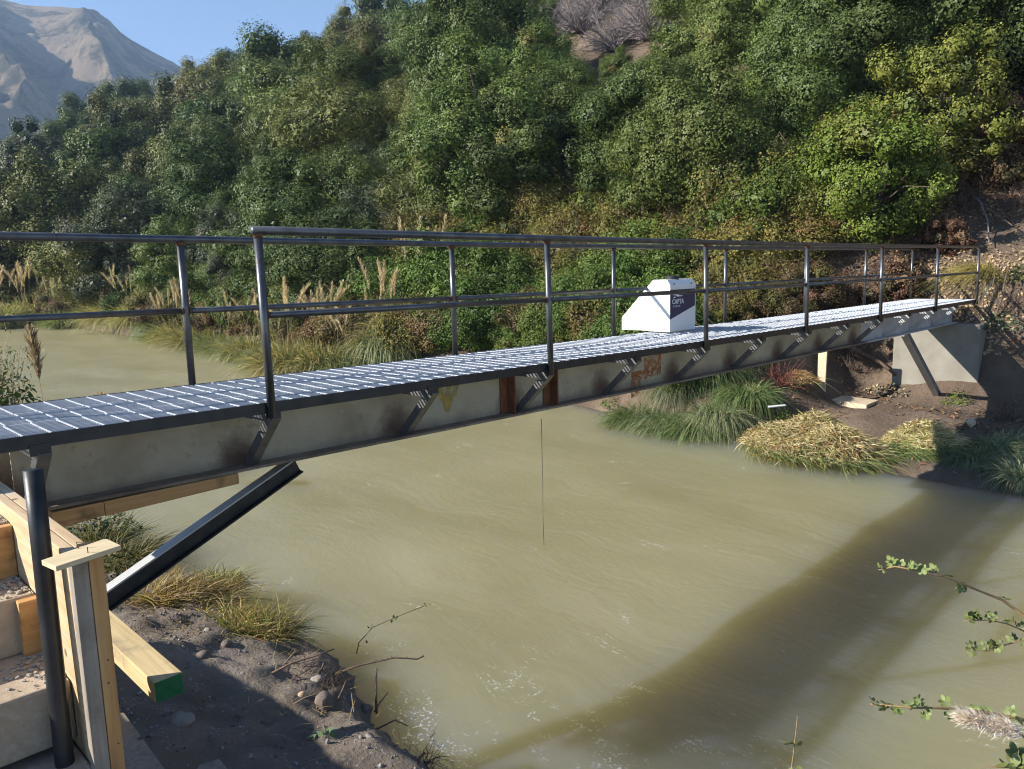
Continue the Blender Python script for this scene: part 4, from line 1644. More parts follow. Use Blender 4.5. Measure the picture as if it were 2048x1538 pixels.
PG = [(22, 652, 1.75, 1, 6, 'farthest upstream at the left edge of the photo'), (88, 645, 1.9, 1, 9, 'second from the left edge, dense with tan plumes'),
      (150, 652, 1.3, 0, 2, 'low and nearly plumeless between the far left clumps'), (265, 668, 1.75, 1, 9, 'plumes leaning in a tan fan left of the first far post'),
      (345, 686, 1.6, 1, 8, 'standing right behind the first far railing post'), (420, 700, 1.3, 0, 3, 'low clump between the first far post and the rail end'),
      (478, 716, 1.4, 2, 4, 'just left of the near rail end post'), (560, 742, 1.5, 1, 5, 'directly right of the near rail end post'),
      (618, 738, 1.5, 0, 11, 'crowned with a dense brush of upright tan plumes'), (672, 748, 1.25, 0, 3, 'dark and bushy with two drooping plumes'),
      (765, 742, 1.55, 2, 5, 'big grey green mound of drooping blades'), (825, 728, 1.55, 1, 9, 'largest, with long straw coloured stalks spreading above the deck')]
for k, (u, v, sc, ti, npl, lab) in enumerate(PG):
    p = at_z(u, v, .1)
    pampas(p[0] + (.5 if u > 200 else -.5), p[1] + .3, sc * (1.0 if u > 200 else 1.35), ti, npl + (2 if u > 200 else 6), 60 + k, 'far bank pampas, ' + lab, (-.05, -.12 if k in (3, 4) else 0), 1.2 if k == 11 else 1.05)

FILL = [(2, 648), (55, 648), (120, 650), (185, 656), (215, 662), (300, 676), (320, 684), (385, 694), (405, 698), (450, 708), (500, 720), (520, 732), (590, 742), (640, 745), (700, 748), (725, 742), (795, 738), (860, 724), (890, 716), (235, 664), (362, 690), (545, 736)]
DESC = ['low green', 'dry straw tinted', 'grey green']
for k, (u, v) in enumerate(FILL):
    p = at_z(u, v, .05)
    ti = (k * 7) % 3
    sc = (1.25, 1.5, 1.15)[k % 3] * (1.2 if u < 300 else 1.0)
    near_lab = min(((abs(u - q[0]), q[5]) for q in PG), key=lambda q: q[0])
    pampas(p[0] + .3, p[1] + .15, sc, ti, (0, 2, 4, 1)[k % 4], 160 + k, f'{DESC[ti]} pampas clump, ' + STRIPS[next(i for i, q in enumerate(STRIPS) if u < q[0])][1].replace('above', 'behind') + ', ' + ['first', 'second', 'third', 'fourth', 'fifth', 'sixth'][sum(1 for a in FILL if a[0] < u and next(i for i, q in enumerate(STRIPS) if a[0] < q[0]) == next(i for i, q in enumerate(STRIPS) if u < q[0]))] + ' from left', (-.05, -.1))
# low leafy bushes between the clumps and the trees upstream
for k, y in enumerate(np.arange(7, 62, 1.25)):
    x = edge_x(y) + rg.uniform(.75, 1.7)
    sc = rg.uniform(.62, 1.0)
    plant(BR[(k * 5) % 3], x, y, float(far_h(x, y)) - .1, sc, rg.uniform(.8, 1.3), rg.uniform(0, 6.28), 'bramble bush')

# labels: kind first, then where it stands on the slope
bys = {}
for p in PLANTS:
    bys.setdefault((p[3], p[2]), []).append(p)
for (si, noun), lst in bys.items():
    lst.sort(key=lambda p: -p[4])
    for k, (o, words, noun, si, v) in enumerate(lst):
        if noun == 'tree':
            o['label'] = f'{words} tree, {ORD[k]} up the slope {STRIPS[si][1]}' if k else f'{words} tree, lowest on the slope {STRIPS[si][1]}'
            o['group'] = 'trees on the wooded hillside'
        else:
            o['label'] = f'{words} bramble bush, {ORD[k]} on the bank {STRIPS[si][1].replace("above", "behind")}'
            o['group'] = 'bramble bushes on the far bank'



for k, (ub, vb, sc) in enumerate(((1440, 612, .6), (1490, 628, .5), (1530, 606, .62), (1590, 600, .55), (1470, 640, .45), (1560, 632, .45))):
    h = hill_hit(ub, vb)
    o = plant(BR[k % 2], h[0], h[1], h[2] - .12, sc, 1.0, k, 'x')
    PLANTS.pop()
    tag(o, 'low scrubby bramble patch behind the deck, ' + ['right beside the white box', 'below the third near railing post', 'between the third and fourth near posts, upper', 'at the fourth near railing post', 'just above the deck edge by the box', 'just above the deck edge at the fourth post'][k], 'bush', 'bramble bushes on the far bank')

# ---- drooping sedge on the far waterline between the bridge and the dry mound
SEDGE = [pampas_mesh(71, 1500, .3, 1.15, [(4, (.12, .18, .06)), (3, (.18, .23, .10)), (1.5, (.3, .3, .13))], el=(35, 80), droop=.95, wid=.007, bend=(-.25, -.15, 0)),
         pampas_mesh(72, 1500, .3, 1.1, [(4, (.16, .21, .11)), (3, (.22, .26, .15)), (1.5, (.32, .3, .15))], el=(40, 82), droop=1.05, wid=.007, bend=(-.3, -.1, 0))]
SG = [(1262, 838, 1.0, 'leftmost, trailing its blades into the water'), (1315, 850, 1.05, 'second from the left below the girder'), (1375, 858, 1.05, 'in the middle of the row below the girder'), (1432, 858, 1.05, 'right of the middle below the girder'),
      (1486, 850, .95, 'right end of the row beside the dry mound'), (1345, 800, 1.0, 'left one in the upper row close under the girder'), (1418, 800, 1.0, 'right one in the upper row close under the girder'), (1480, 795, .9, 'small, next to the reddish twigs')]
for k, (u, v, sc, lab) in enumerate(SG):
    p = at_z(u, v, .15 if v > 830 else .45)
    x, y = p[0] + .35, p[1] + .1
    o = bpy.data.objects.new('sedge_clump', SEDGE[k % 2])
    COL.objects.link(o)
    o.location = (x, y, max(float(far_h(x, y)), 0) - .03)
    o.scale = (sc,) * 3
    o.rotation_euler = (0, 0, random.uniform(-.4, .4))
    tag(o, 'green drooping sedge clump, ' + lab, 'sedge', 'green sedge clumps on the far waterline')

# ---- dry grass mounds on the far bank
DRY = [(5, (.50, .42, .24)), (3, (.62, .54, .33)), (1.5, (.38, .28, .12)), (2, (.30, .32, .10)), (.7, (.34, .18, .08))]


def mound(name, cx, cy, rx, ry, hz, seed, label, n=5200, pal=DRY, L=.24, green=900):
    z0 = max(float(far_h(cx, cy)), .0)
    rng = np.random.default_rng(seed)
    def root(r_, m_):
        a = r_.uniform(0, 6.28, m_)
        q = np.sqrt(r_.random(m_))
        x, y = q * rx * np.cos(a), q * ry * np.sin(a)
        zz_ = hz * np.maximum(1 - q ** 2, 0) ** .7 * (.85 + .35 * np.sin(x * 5) * np.sin(y * 4 + 1))
        return np.stack([x, y, zz_], 1)
    g1 = blades(seed, n, rx, L, (-15, 55), .5, .0075, pal, (-.1, -.2, 0), 4, root=root)
    def rim(r_, m_):
        a = r_.uniform(rad(120), rad(330), m_)
        q = r_.uniform(.7, 1.02, m_)
        return np.stack([q * rx * np.cos(a), q * ry * np.sin(a), hz * .35 * (1.05 - q)], 1)
    g2 = blades(seed + 1, green, rx, .55, (5, 50), .55, .006, [(3, (.14, .19, .06)), (2, (.22, .24, .08)), (1, (.10, .16, .09))], (-.1, -.45, 0), 6, az=(150, 330), root=rim)
    me_ = np_mesh(name, *join_geo(g1, g2))
    me_.materials.append(MAT['grass'])
    o = bpy.data.objects.new(name, me_)
    COL.objects.link(o)
    o.location = (cx, cy, z0 - .02)
    return tag(o, label, 'dry grass', 'dry grass mounds on the far bank')


p = at_z(1640, 900, .2)
mound('grass_mound', p[0] + .35, p[1] + .25, .85, 1.15, .52, 81, 'large straw coloured mound of cut grass sagging into the river below the plank', 7500)
p = at_z(1850, 905, .15)
mound('grass_mound', p[0] + .3, p[1] + .1, .6, .62, .36, 83, 'smaller straw grass mound at the waterline right of the large one', 3000, green=900)
p = hill_hit(1600, 772)
mound('leaf_heap', p[0], p[1] + .1, .4, .42, .2, 85, 'heap of dry tan leaves left of the upright prop board', 1600, pal=[(4, (.40, .26, .12)), (3, (.5, .36, .18)), (2, (.28, .15, .07))], L=.13, green=10)

# blue green sedge at the right edge
for k, (u, v, s_, lab) in enumerate(((1935, 930, .75, 'left one of the blue green sedge tufts at the right waterline'), (1990, 915, .8, 'middle blue green sedge tuft at the right waterline'), (2040, 905, .9, 'blue green sedge tuft at the right edge, topmost'), (2045, 965, .85, 'blue green sedge tuft at the right edge, lowest'))):
    p = at_z(u, v, .15)
    o = bpy.data.objects.new('sedge_tuft', SEDGE[1])
    COL.objects.link(o)
    o.location = (p[0] + .25, p[1], max(float(far_h(p[0] + .25, p[1])), 0) - .02)
    o.scale = (s_, s_, s_ * .85)
    o.rotation_euler = (0, 0, k)
    tag(o, lab, 'sedge', 'blue green sedge tufts at the right')


# ================================================================== RIGHT BANK: litter, twigs, small things
def scatter_on(fn, poly_px, n, rng, hit=True):
    """points of the ground seen inside a quad of the photograph"""
    out = []
    P = np.array(poly_px, float)
    while len(out) < n:
        a, b = rng.random(2)
        q = (P[0] * (1 - a) + P[1] * a) * (1 - b) + (P[3] * (1 - a) + P[2] * a) * b
        h_ = hill_hit(q[0], q[1], fn, 3, 45)
        if h_ is not None:
            out.append(h_)
    return np.array(out)


rng = np.random.default_rng(91)
N_ = 26000
xs_, ys_ = rng.uniform(13.6, 27, N_ * 3), rng.uniform(-7.5, 3.6, N_ * 3)
dens = .5 + vnoise(xs_, ys_, .55) + .6 * vnoise(xs_ + 9, ys_, 1.7)
keep = (rng.random(N_ * 3) < np.clip(dens + .15, .08, 1)) & (far_h(xs_, ys_) > 1.2)
xs_, ys_ = xs_[keep], ys_[keep]
zs_ = far_h(xs_, ys_)
gx = (far_h(xs_ + .1, ys_) - zs_) / .1
gy = (far_h(xs_, ys_ + .1) - zs_) / .1
Nn = unit(np.stack([-gx, -gy, np.ones_like(gx)], 1) + rng.normal(size=(len(xs_), 3)) * .55)
Pp = np.stack([xs_, ys_, zs_ + rng.uniform(.01, .07, len(xs_))], 1)
LIT = [(4, (.25, .15, .085)), (3, (.34, .22, .12)), (2, (.42, .30, .18)), (2, (.16, .08, .05)), (1.2, (.30, .12, .06))]
zone_t = (vnoise(xs_, ys_, .4) > .08)[:, None]
lc = np.where(zone_t, pal_pick(rng, len(xs_), [(3, (.44, .33, .19)), (2, (.5, .39, .24)), (1, (.33, .22, .12))]), pal_pick(rng, len(xs_), LIT))
V, Q = leaf_geo(Pp, Nn, rng.uniform(.045, .105, len(xs_)), rng, .55)
me_ = np_mesh('leaf_litter', V, Q, np.repeat(lc * rng.uniform(.7, 1.2, (len(xs_), 1)), 4, 0))
o = link('leaf_litter', me_, 'grass')
kind(o, 'stuff')
# litter and dry debris on the shelf below the abutment
N_ = 2600
xs_, ys_ = rng.uniform(9.6, 14.2, N_), rng.uniform(-3, 3.4, N_)
keep = (vnoise(xs_, ys_, 1.1) + .35 * vnoise(xs_, ys_, 3) + .012 * (ys_ ** 2) > .02)
xs_, ys_ = xs_[keep], ys_[keep]
Pp = np.stack([xs_, ys_, far_h(xs_, ys_) + rng.uniform(.005, .035, len(xs_))], 1)
Nn = unit(np.array([[0, 0, 1.0]]) + rng.normal(size=(len(xs_), 3)) * .5)
V, Q = leaf_geo(Pp, Nn, rng.uniform(.04, .11, len(xs_)), rng, .35)
o = link('dry_debris', np_mesh('dry_debris', V, Q, np.repeat(pal_pick(rng, len(xs_), LIT), 4, 0)), 'grass')
kind(o, 'stuff')

# dead branches on the bank, leaning and lying
DB = [((1938, 395), (1972, 452), (1975, 500), 'bent dead branch rising beside the last handrail post'),
      ((1905, 330), (1950, 420), (2030, 470), 'long dead branch lying across the leaf litter above the handrail end'),
      ((2010, 560), (2000, 610), (1985, 655), 'short dead stick leaning on the bank right of the handrail end'),
      ((2046, 800), (2015, 815), (1975, 850), 'dead root trailing down the shaded bank right of the abutment'),
      ((1660, 700), (1730, 720), (1790, 760), 'broken grey log lying under the girder left of the abutment'),
      ((1860, 330), (1900, 300), (1960, 280), 'dark dead branch under the yellowish tree')]
rr = random.Random(4)
for k, (*pts, lab) in enumerate(DB):
    Pq = []
    for u, v in pts:
        h = hill_hit(u, v)
        Pq.append(Vector(h) + Vector((-.12, -.05, .12)))
    mid = [Pq[0], (Pq[0] + Pq[1]) / 2 + Vector((rr.uniform(-.05, .05), rr.uniform(-.05, .05), .06)), Pq[1], (Pq[1] + Pq[2]) / 2 + Vector((0, 0, .05)), Pq[2]]
    r = .055 if k == 4 else .014 if k == 3 else .02
    mb = MB().tube(mid, [r, r * .95, r * .85, r * .7, r * .5], 7)
    o = mb.build('dead_branch', 'grey_twig' if k == 0 else 'twig', smooth=True)
    tag(o, lab, 'branch')
tm_ = [bare_mesh(20 + s_, 34, .7, .75, .007, 'twigs', .7) for s_ in range(3)]
for q in tm_:
    q.materials.append(MAT['twig'])
TWG = [((1880, 470), 1.0, 'below the yellowish tree'), ((1930, 420), 1.2, 'left of the bent dead branch'), ((1985, 330), 1.3, 'in the litter at the upper right'), ((1700, 585), 1.1, 'behind the third rail post from the far end'), ((1660, 620), 1.0, 'on the bank behind the middle of the far rail'),
       ((1760, 560), 1.1, 'behind the second rail post from the far end'), ((2020, 620), .9, 'at the right edge above the shaded bank'), ((2025, 420), 1.1, 'at the right edge in tan leaves'), ((1700, 735), .9, 'under the girder left of the abutment'), ((2010, 840), .9, 'in the shade at the lower right bank')]
for k, ((u, v), s_, lab) in enumerate(TWG):
    h = hill_hit(u, v)
    o = bpy.data.objects.new('dry_twigs', tm_[k % 3])
    COL.objects.link(o)
    o.location = (h[0], h[1], h[2] - .02)
    o.scale = (s_,) * 3
    o.rotation_euler = (0, -.4, k * 1.1)
    tag(o, 'tangle of dry brown twigs ' + lab, 'twigs', 'twig tangles on the right bank')
SCR = [crown_mesh('scrub', 61, .7, .55, .45, 30, 90, .05, [(4, (.16, .085, .05)), (3, (.22, .13, .07)), (2, (.12, .10, .045)), (1, (.28, .19, .1))], clump_r=(.2, .4), jit=.8)[0]]
SCR[0].materials.append(MAT['grass'])
for k, ((u, v), s_, lab) in enumerate((((1905, 300), 1.2, 'under the yellowish tree, left one'), ((1960, 290), 1.3, 'under the yellowish tree, right one'), ((1990, 380), 1.0, 'on the litter slope at the right edge'), ((1840, 440), .9, 'between the bright shrub and the yellowish tree'),
                                       ((1890, 500), .8, 'just above the far handrail near its end'), ((2030, 320), 1.3, 'at the right edge below the dark trees'), ((1720, 640), .8, 'on the bank behind the deck'), ((1800, 590), .8, 'behind the second post from the handrail end'))):
    h = hill_hit(u, v)
    o = bpy.data.objects.new('dry_scrub', SCR[0])
    COL.objects.link(o)
    o.location = (h[0], h[1], h[2] - .1)
    o.scale = (s_,) * 3
    o.rotation_euler = (0, 0, k)
    tag(o, 'reddish brown dry scrub ' + lab, 'scrub', 'dry scrub on the right bank')
MAT['red_twig'] = mat_simple('red_brown_twig', (.15, .05, .04), (.26, .10, .07), 20, .85, bump=0)
rm = bare_mesh(33, 70, .6, 1.0, .011, 'stems', .35)
rm.materials.append(MAT['red_twig'])
p = hill_hit(1555, 768)
o = link('red_stemmed_bush', rm)
o.location = (p[0], p[1], p[2] - .05)
o.scale = (.75, .75, .6)
tag(o, 'bare bush with many dark red stems under the girder', 'bush')
# straw tuft hanging over the deck's far end, and a thin steel rod
V, Q, C = blades(95, 650, .12, 1.0, (20, 75), .75, .006, [(4, (.38, .30, .10)), (2, (.30, .26, .09)), (1, (.2, .2, .07))], (-.35, .35, -.2), 6)
o = link('straw_tuft', np_mesh('straw_tuft', V, Q, C), 'grass')
h = hill_hit(1962, 545)
o.location = (h[0] - .1, h[1], h[2] - .05)
o.scale = (.95, .95, .95)
tag(o, 'yellow straw tuft flopping over the bank behind the last handrail post', 'grass tuft')
a, b = at_x(1991, 553, 15.0), at_x(1960, 602, 14.7)
o = MB().tube([a, b], .011, 8).build('steel_rod', 'strut_grey', smooth=True)
tag(o, 'thin grey steel rod leaning up from the far end of the deck', 'rod')


# low leafy plants
def herb_mesh(seed, n, R, H, leaf, pal, nm='leaves'):
    rng = np.random.default_rng(seed)
    a = rng.uniform(0, 6.28, n)
    q = R * np.sqrt(rng.random(n))
    P = np.stack([q * np.cos(a), q * np.sin(a), H * rng.random(n) ** .8 * (1.1 - (q / R) ** 2)], 1)
    N = unit(np.stack([np.cos(a) * .5, np.sin(a) * .5, np.ones(n)], 1) + rng.normal(size=(n, 3)) * .45)
    V, Q = leaf_geo(P, N, leaf * rng.uniform(.6, 1.3, n), rng, .6)
    me_ = np_mesh(nm, V, Q, np.repeat(pal_pick(rng, n, pal) * rng.uniform(.7, 1.2, (n, 1)), 4, 0))
    me_.materials.append(MAT['leaf'])
    return me_


HB = [herb_mesh(1, 260, .42, .34, .085, [(3, (.06, .10, .05)), (2, (.10, .15, .09)), (1, (.2, .22, .16))]), herb_mesh(2, 420, .5, .5, .07, G_BRAM3), herb_mesh(3, 200, .4, .25, .08, [(3, (.30, .24, .14)), (2, (.16, .17, .09)), (2, (.42, .36, .26))])]
for k, (u, v, i_, s_, lab) in enumerate(((2005, 655, 0, 1.0, 'pale glossy leaved plant on the bank right of the abutment top'), (1915, 805, 1, .55, 'dark leafy plant growing at the right foot of the abutment'), (1790, 785, 2, .9, 'withered pale leafy cuttings in front of the abutment'), (1755, 780, 2, .7, 'withered cuttings beside the loose plank'),
                                           (1575, 850, 1, .6, 'fresh green leafy plant between the sedge and the grass mound'), (1225, 808, 1, .55, 'small leafy plant trailing below the girder left of the sedge'), (1775, 610, 1, .7, 'leafy herb behind the far rail on the bare bank'), (2035, 560, 1, .7, 'leafy herb at the right edge of the litter bank'))):
    h = hill_hit(u, v)
    if h is None or h[2] < 0:
        h = at_z(u, v, .2)
    o = bpy.data.objects.new('leafy_plant', HB[i_])
    COL.objects.link(o)
    o.location = (h[0], h[1], h[2] - .04)
    o.scale = (s_,) * 3
    o.rotation_euler = (0, 0, k)
    tag(o, lab, 'plant')


# ================================================================== NEAR BANK
def near_hit(u, v):
    return hill_hit(u, v, near_h, 1.5, 30)


# gravel: nobody could count it
rng = np.random.default_rng(17)
ico = bmesh.new()
bmesh.ops.create_icosphere(ico, subdivisions=1, radius=1)
iv = np.array([v_.co[:] for v_ in ico.verts])
itri = np.array([[v_.index for v_ in f_.verts] for f_ in ico.faces])
ico.free()
N_ = 4200
xs_, ys_ = rng.uniform(-1.5, .75, N_), rng.uniform(-3.2, 4.5, N_)
zz_ = near_h(xs_, ys_)
cl = vnoise(xs_, ys_, 1.6) + .6 * vnoise(xs_, ys_, 5)
keep = (zz_ > .03) & (cl > -.12)
xs_, ys_, zz_ = xs_[keep], ys_[keep], zz_[keep]
n = len(xs_)
r = np.clip(rng.lognormal(-5.15, .5, n), .003, .022)
sc3 = r[:, None] * rng.uniform(.6, 1.25, (n, 3))
V = iv[None] * sc3[:, None, :] * (1 + rng.normal(size=(n, len(iv), 1)) * .12)
V = V + np.stack([xs_, ys_, zz_ + r * .25], 1)[:, None, :]
me_ = bpy.data.meshes.new('gravel')
T_ = (itri[None] + (np.arange(n) * len(iv))[:, None, None]).reshape(-1, 3)
gm = np_mesh('gravel', V.reshape(-1, 3), T_, np.repeat(pal_pick(rng, n, [(4, (.13, .115, .10)), (3, (.22, .20, .18)), (2, (.32, .30, .28)), (1, (.26, .18, .12))]), len(iv), 0))
MAT['gravel'] = leaf_mat('gravel', 0.0, .9, .2, 0)
kind(link('gravel', gm, 'gravel'), 'stuff')


N_ = 2300
xs_, ys_ = rng.uniform(-1.3, .8, N_), rng.uniform(-3.0, 4.2, N_)
keep = (near_h(xs_, ys_) > .02) & ((near_h(xs_, ys_) < .28 + .1 * rng.random(N_)) | (ys_ > 1.1) | (rng.random(N_) < .1))
xs_, ys_ = xs_[keep], ys_[keep]
n = len(xs_)
a_ = rng.uniform(0, 6.28, n)
ln_ = rng.uniform(.03, .17, n)
D_ = np.stack([np.cos(a_), np.sin(a_), rng.normal(size=n) * .18], 1)
B_ = np.stack([xs_, ys_, near_h(xs_, ys_) + .008], 1)
PP_ = B_[:, None] + D_[:, None] * (ln_[:, None] * np.linspace(0, 1, 3))[..., None]
PP_[:, 1, 2] += rng.uniform(0, .02, n)
PP_[..., 2] = np.maximum(PP_[..., 2], near_h(PP_[..., 0], PP_[..., 1]) + .004)
V, Q = ribbons(PP_, np.tile(np.array([.0022, .0026, .001]), (n, 1)), unit(np.cross(D_, np.array([[0, 0, 1.0]]))))
o = link('dry_straw', np_mesh('dry_straw', V, Q, np.repeat(pal_pick(rng, n, [(3, (.36, .27, .13)), (2, (.2, .13, .08)), (2, (.11, .075, .055)), (1, (.45, .37, .2))]), 6, 0)), 'grass')
kind(o, 'stuff')


def stone(u, v, wpx, mat, label, seed, flat=.7, heart=False, asp=1.0):
    h = near_hit(u, v)
    d = float((h - CAM) @ AX_F)
    r = wpx / F * d / 2
    bm = bmesh.new()
    bmesh.ops.create_icosphere(bm, subdivisions=3, radius=1)
    rng = np.random.default_rng(seed)
    ph = rng.uniform(0, 6, 6)
    for q in bm.verts:
        c_ = q.co
        k = 1 + .10 * math.sin(c_.x * 2.3 + ph[0]) + .09 * math.sin(c_.y * 2.9 + ph[1]) + .07 * math.sin(c_.z * 3.7 + ph[2]) + .03 * math.sin(c_.x * 7 + c_.y * 6 + ph[3])
        if heart:
            ang = math.atan2(c_.z, c_.x)
            k *= 1 - .28 * math.exp(-((ang - math.pi / 2) / .35) ** 2) - .1 * abs(math.cos(ang)) * (c_.z < -.3)
        q.co = c_ * k
    me_ = bpy.data.meshes.new('stone')
    bm.to_mesh(me_)
    bm.free()
    me_.polygons.foreach_set('use_smooth', [True] * len(me_.polygons))
    o = link('stone', me_, mat)
    o.scale = (r * asp, r * .9, r * flat)
    o.location = (h[0], h[1], h[2] + r * flat * .25)
    o.rotation_euler = (0, 0, rad(-45) if heart else rng.uniform(0, 6))
    return tag(o, label, 'stone', 'stones on the near bank')


stone(366, 1448, 46, 'stone', 'grey heart-shaped stone lying on the shaded soil of the near bank', 1, .85, True)
stone(648, 1412, 42, 'stone_dark', 'large angular brown stone near the waterline twigs', 2, .95)
stone(606, 1394, 19, 'stone_tan', 'round tan pebble left of the large brown stone', 3, .9)
stone(488, 1308, 17, 'stone', 'round pale pebble in the sunlit gap of the bank', 4, .8)
stone(470, 1454, 20, 'stone_dark', 'rounded dark pebble right of the heart-shaped stone', 5, .8)
stone(500, 1516, 16, 'stone', 'grey pebble near the bottom edge right of the board offcut', 6, .8)
stone(698, 1402, 30, 'stone_dark', 'dark stone at the waterline right of the large brown stone', 7, .8)
stone(728, 1418, 20, 'stone_dark', 'small reddish dark stone at the foot of the upright stick', 8, .9)
stone(415, 1262, 16, 'stone', 'pale pebble in the gravel under the dry grass', 9, .7)
stone(452, 1290, 26, 'stone_dark', 'flat dark stone at the edge of the shade', 10, .6)
stone(404, 1316, 34, 'stone_dark', 'lumpy soil coloured stone beside the green timber end', 11, .6)
stone(635, 1360, 26, 'stone', 'pale rock at the water edge above the large brown stone', 12, .7)
stone(790, 1462, 24, 'stone_dark', 'dark rock under the leaning sticks by the water', 13, .8)
stone(740, 1475, 22, 'stone', 'grey rock half buried below the upright stick', 14, .6)

# dry reed tussock hanging over the water, and darker weeds behind the stairs
STRAWN = [(4, (.40, .31, .13)), (3, (.50, .40, .19)), (2, (.28, .20, .09)), (1.5, (.20, .22, .06)), (1, (.30, .15, .07))]
TUS = []
for k, (u, v, n_, R_, L_, pal, el, label) in enumerate((
        (400, 1205, 1500, .34, .42, STRAWN, (5, 75), 'straw coloured dry grass tussock, middle of the near bank'),
        (478, 1262, 1500, .30, .46, STRAWN, (0, 70), 'dry grass tussock with green blade tips overhanging the water'),
        (320, 1195, 800, .30, .40, STRAWN, (5, 70), 'thin dry grass tussock just right of the black strut'),
        (520, 1275, 700, .2, .42, [(3, (.22, .24, .07)), (2, (.32, .28, .12)), (2, (.14, .18, .05))], (20, 80), 'greenish grass tuft at the outermost tip of the near bank'),
        (440, 1170, 500, .22, .36, [(3, (.24, .27, .08)), (2, (.36, .32, .14)), (2, (.16, .2, .06))], (30, 85), 'upright green and yellow grass tuft behind the dry tussocks'),
        (250, 1120, 900, .32, .42, [(3, (.10, .12, .04)), (2, (.26, .2, .09)), (2, (.16, .17, .05))], (15, 80), 'dark weedy grass tuft behind the plywood offcut'),
        (190, 1085, 700, .3, .4, [(3, (.08, .11, .035)), (2, (.3, .24, .1)), (1, (.16, .17, .05))], (15, 80), 'weedy grass tuft between the stair formwork and the river'))):
    h = near_hit(u, v)
    if h is None or h[2] < -.1:
        h = at_z(u, v, .15)
    nb_ = 5
    parts_ = []
    rz_ = random.Random(500 + k)
    for q_ in range(nb_):     # several bent sheaves pointing different ways, plus flattened straw
        V, Q, C = blades(200 + k * 9 + q_, n_ // 5, R_ * .6, L_ * rz_.uniform(.85, 1.4), el, rz_.uniform(.15, .7), .0042, pal, (rz_.uniform(-.35, .5), rz_.uniform(-.5, .25), rz_.uniform(-.25, .05)), 6)
        V = V + np.array([rz_.uniform(-.6, .6) * R_, rz_.uniform(-.6, .6) * R_, 0])
        parts_.append((V, Q, C))
    V, Q, C = blades(200 + k * 9 + 7, n_ // 4, R_ * 1.15, L_ * .55, (-12, 22), .12, .004, pal, (0, 0, 0), 4)
    V[:, 2] += .03 + .05 * np.random.default_rng(k).random(len(V) // 8).repeat(8)[:len(V)]
    parts_.append((V, Q, C))
    V, Q, C = join_geo(*parts_)
    o = link('grass_tussock', np_mesh('grass_tussock', V, Q, C), 'grass')
    o.location = (h[0] - .05, h[1], h[2] - .03)
    tag(o, label, 'grass', 'grass tussocks on the near bank')
hb = [herb_mesh(5, 300, .34, .32, .06, [(3, (.06, .09, .03)), (2, (.12, .12, .035)), (1, (.2, .13, .05))]), herb_mesh(6, 420, .4, .4, .055, [(3, (.05, .085, .03)), (2, (.09, .11, .035)), (1, (.18, .12, .05))])]
for k, (u, v, s_, lab) in enumerate(((165, 1070, 1.0, 'dark leafy weed right of the stair formwork under the girder'), (215, 1065, .9, 'dark leafy weed under the packing timber by the water'), (235, 1145, .8, 'leafy weed behind the end of the plywood offcut'))):
    h = near_hit(u, v)
    if h is None or h[2] < -.1:
        h = at_z(u, v, .2)
    o = bpy.data.objects.new('leafy_weed', hb[k % 2])
    COL.objects.link(o)
    o.location = (h[0], h[1], h[2] - .03)
    o.scale = (s_,) * 3
    tag(o, lab, 'weed')
# little sprout with pale leaves in the shaded soil
h = near_hit(645, 1470)
sp = herb_mesh(9, 14, .06, .09, .05, [(2, (.16, .24, .12)), (1, (.38, .44, .3))])
o = link('sprout', sp)
o.location = (h[0], h[1], h[2])
tag(o, 'tiny pale green sprout in the dark soil of the near bank', 'sprout')

# thorny sticks along the waterline
STK = [([(530, 1345), (585, 1325), (630, 1312), (668, 1298)], .006, 'thin stick pointing to the river from the water edge, uppermost'),
       ([(560, 1330), (592, 1300), (590, 1298)], .005, 'short stick leaning at the top of the twig heap'),
       ([(655, 1345), (720, 1330), (790, 1315), (835, 1318), (848, 1312)], .006, 'long thorny briar stem arching out over the foamy water'),
       ([(705, 1335), (718, 1285), (745, 1255), (790, 1235), (848, 1212)], .0035, 'thin briar shoot with small dark leaves rising from the long stem'),
       ([(755, 1448), (752, 1400), (753, 1337)], .007, 'upright thorny stick standing at the water edge'),
       ([(600, 1345), (640, 1352), (680, 1362)], .007, 'dark stick lying across the twig heap'),
       ([(628, 1360), (645, 1335), (648, 1325)], .007, 'stub of a broken stem in the twig heap'),
       ([(672, 1400), (685, 1380), (692, 1362)], .006, 'short dark stick leaning right below the twig heap'),
       ([(740, 1430), (760, 1405), (776, 1385)], .004, 'thin stick leaning beside the upright thorny stick'),
       ([(755, 1408), (790, 1410), (820, 1418)], .003, 'hair thin twig reaching right over the water'),
       ([(860, 1500), (890, 1475)], .006, 'short stick at the lower bank edge pointing up right'),
       ([(880, 1520), (918, 1482), (940, 1520), (955, 1545)], .004, 'bent twig bowed over at the bottom edge'),
       ([(820, 1538), (840, 1515), (850, 1505)], .008, 'thick pale stick end at the bottom edge'),
       ([(740, 1455), (790, 1440), (815, 1452)], .004, 'curved dry stem drooping by the dark rock')]
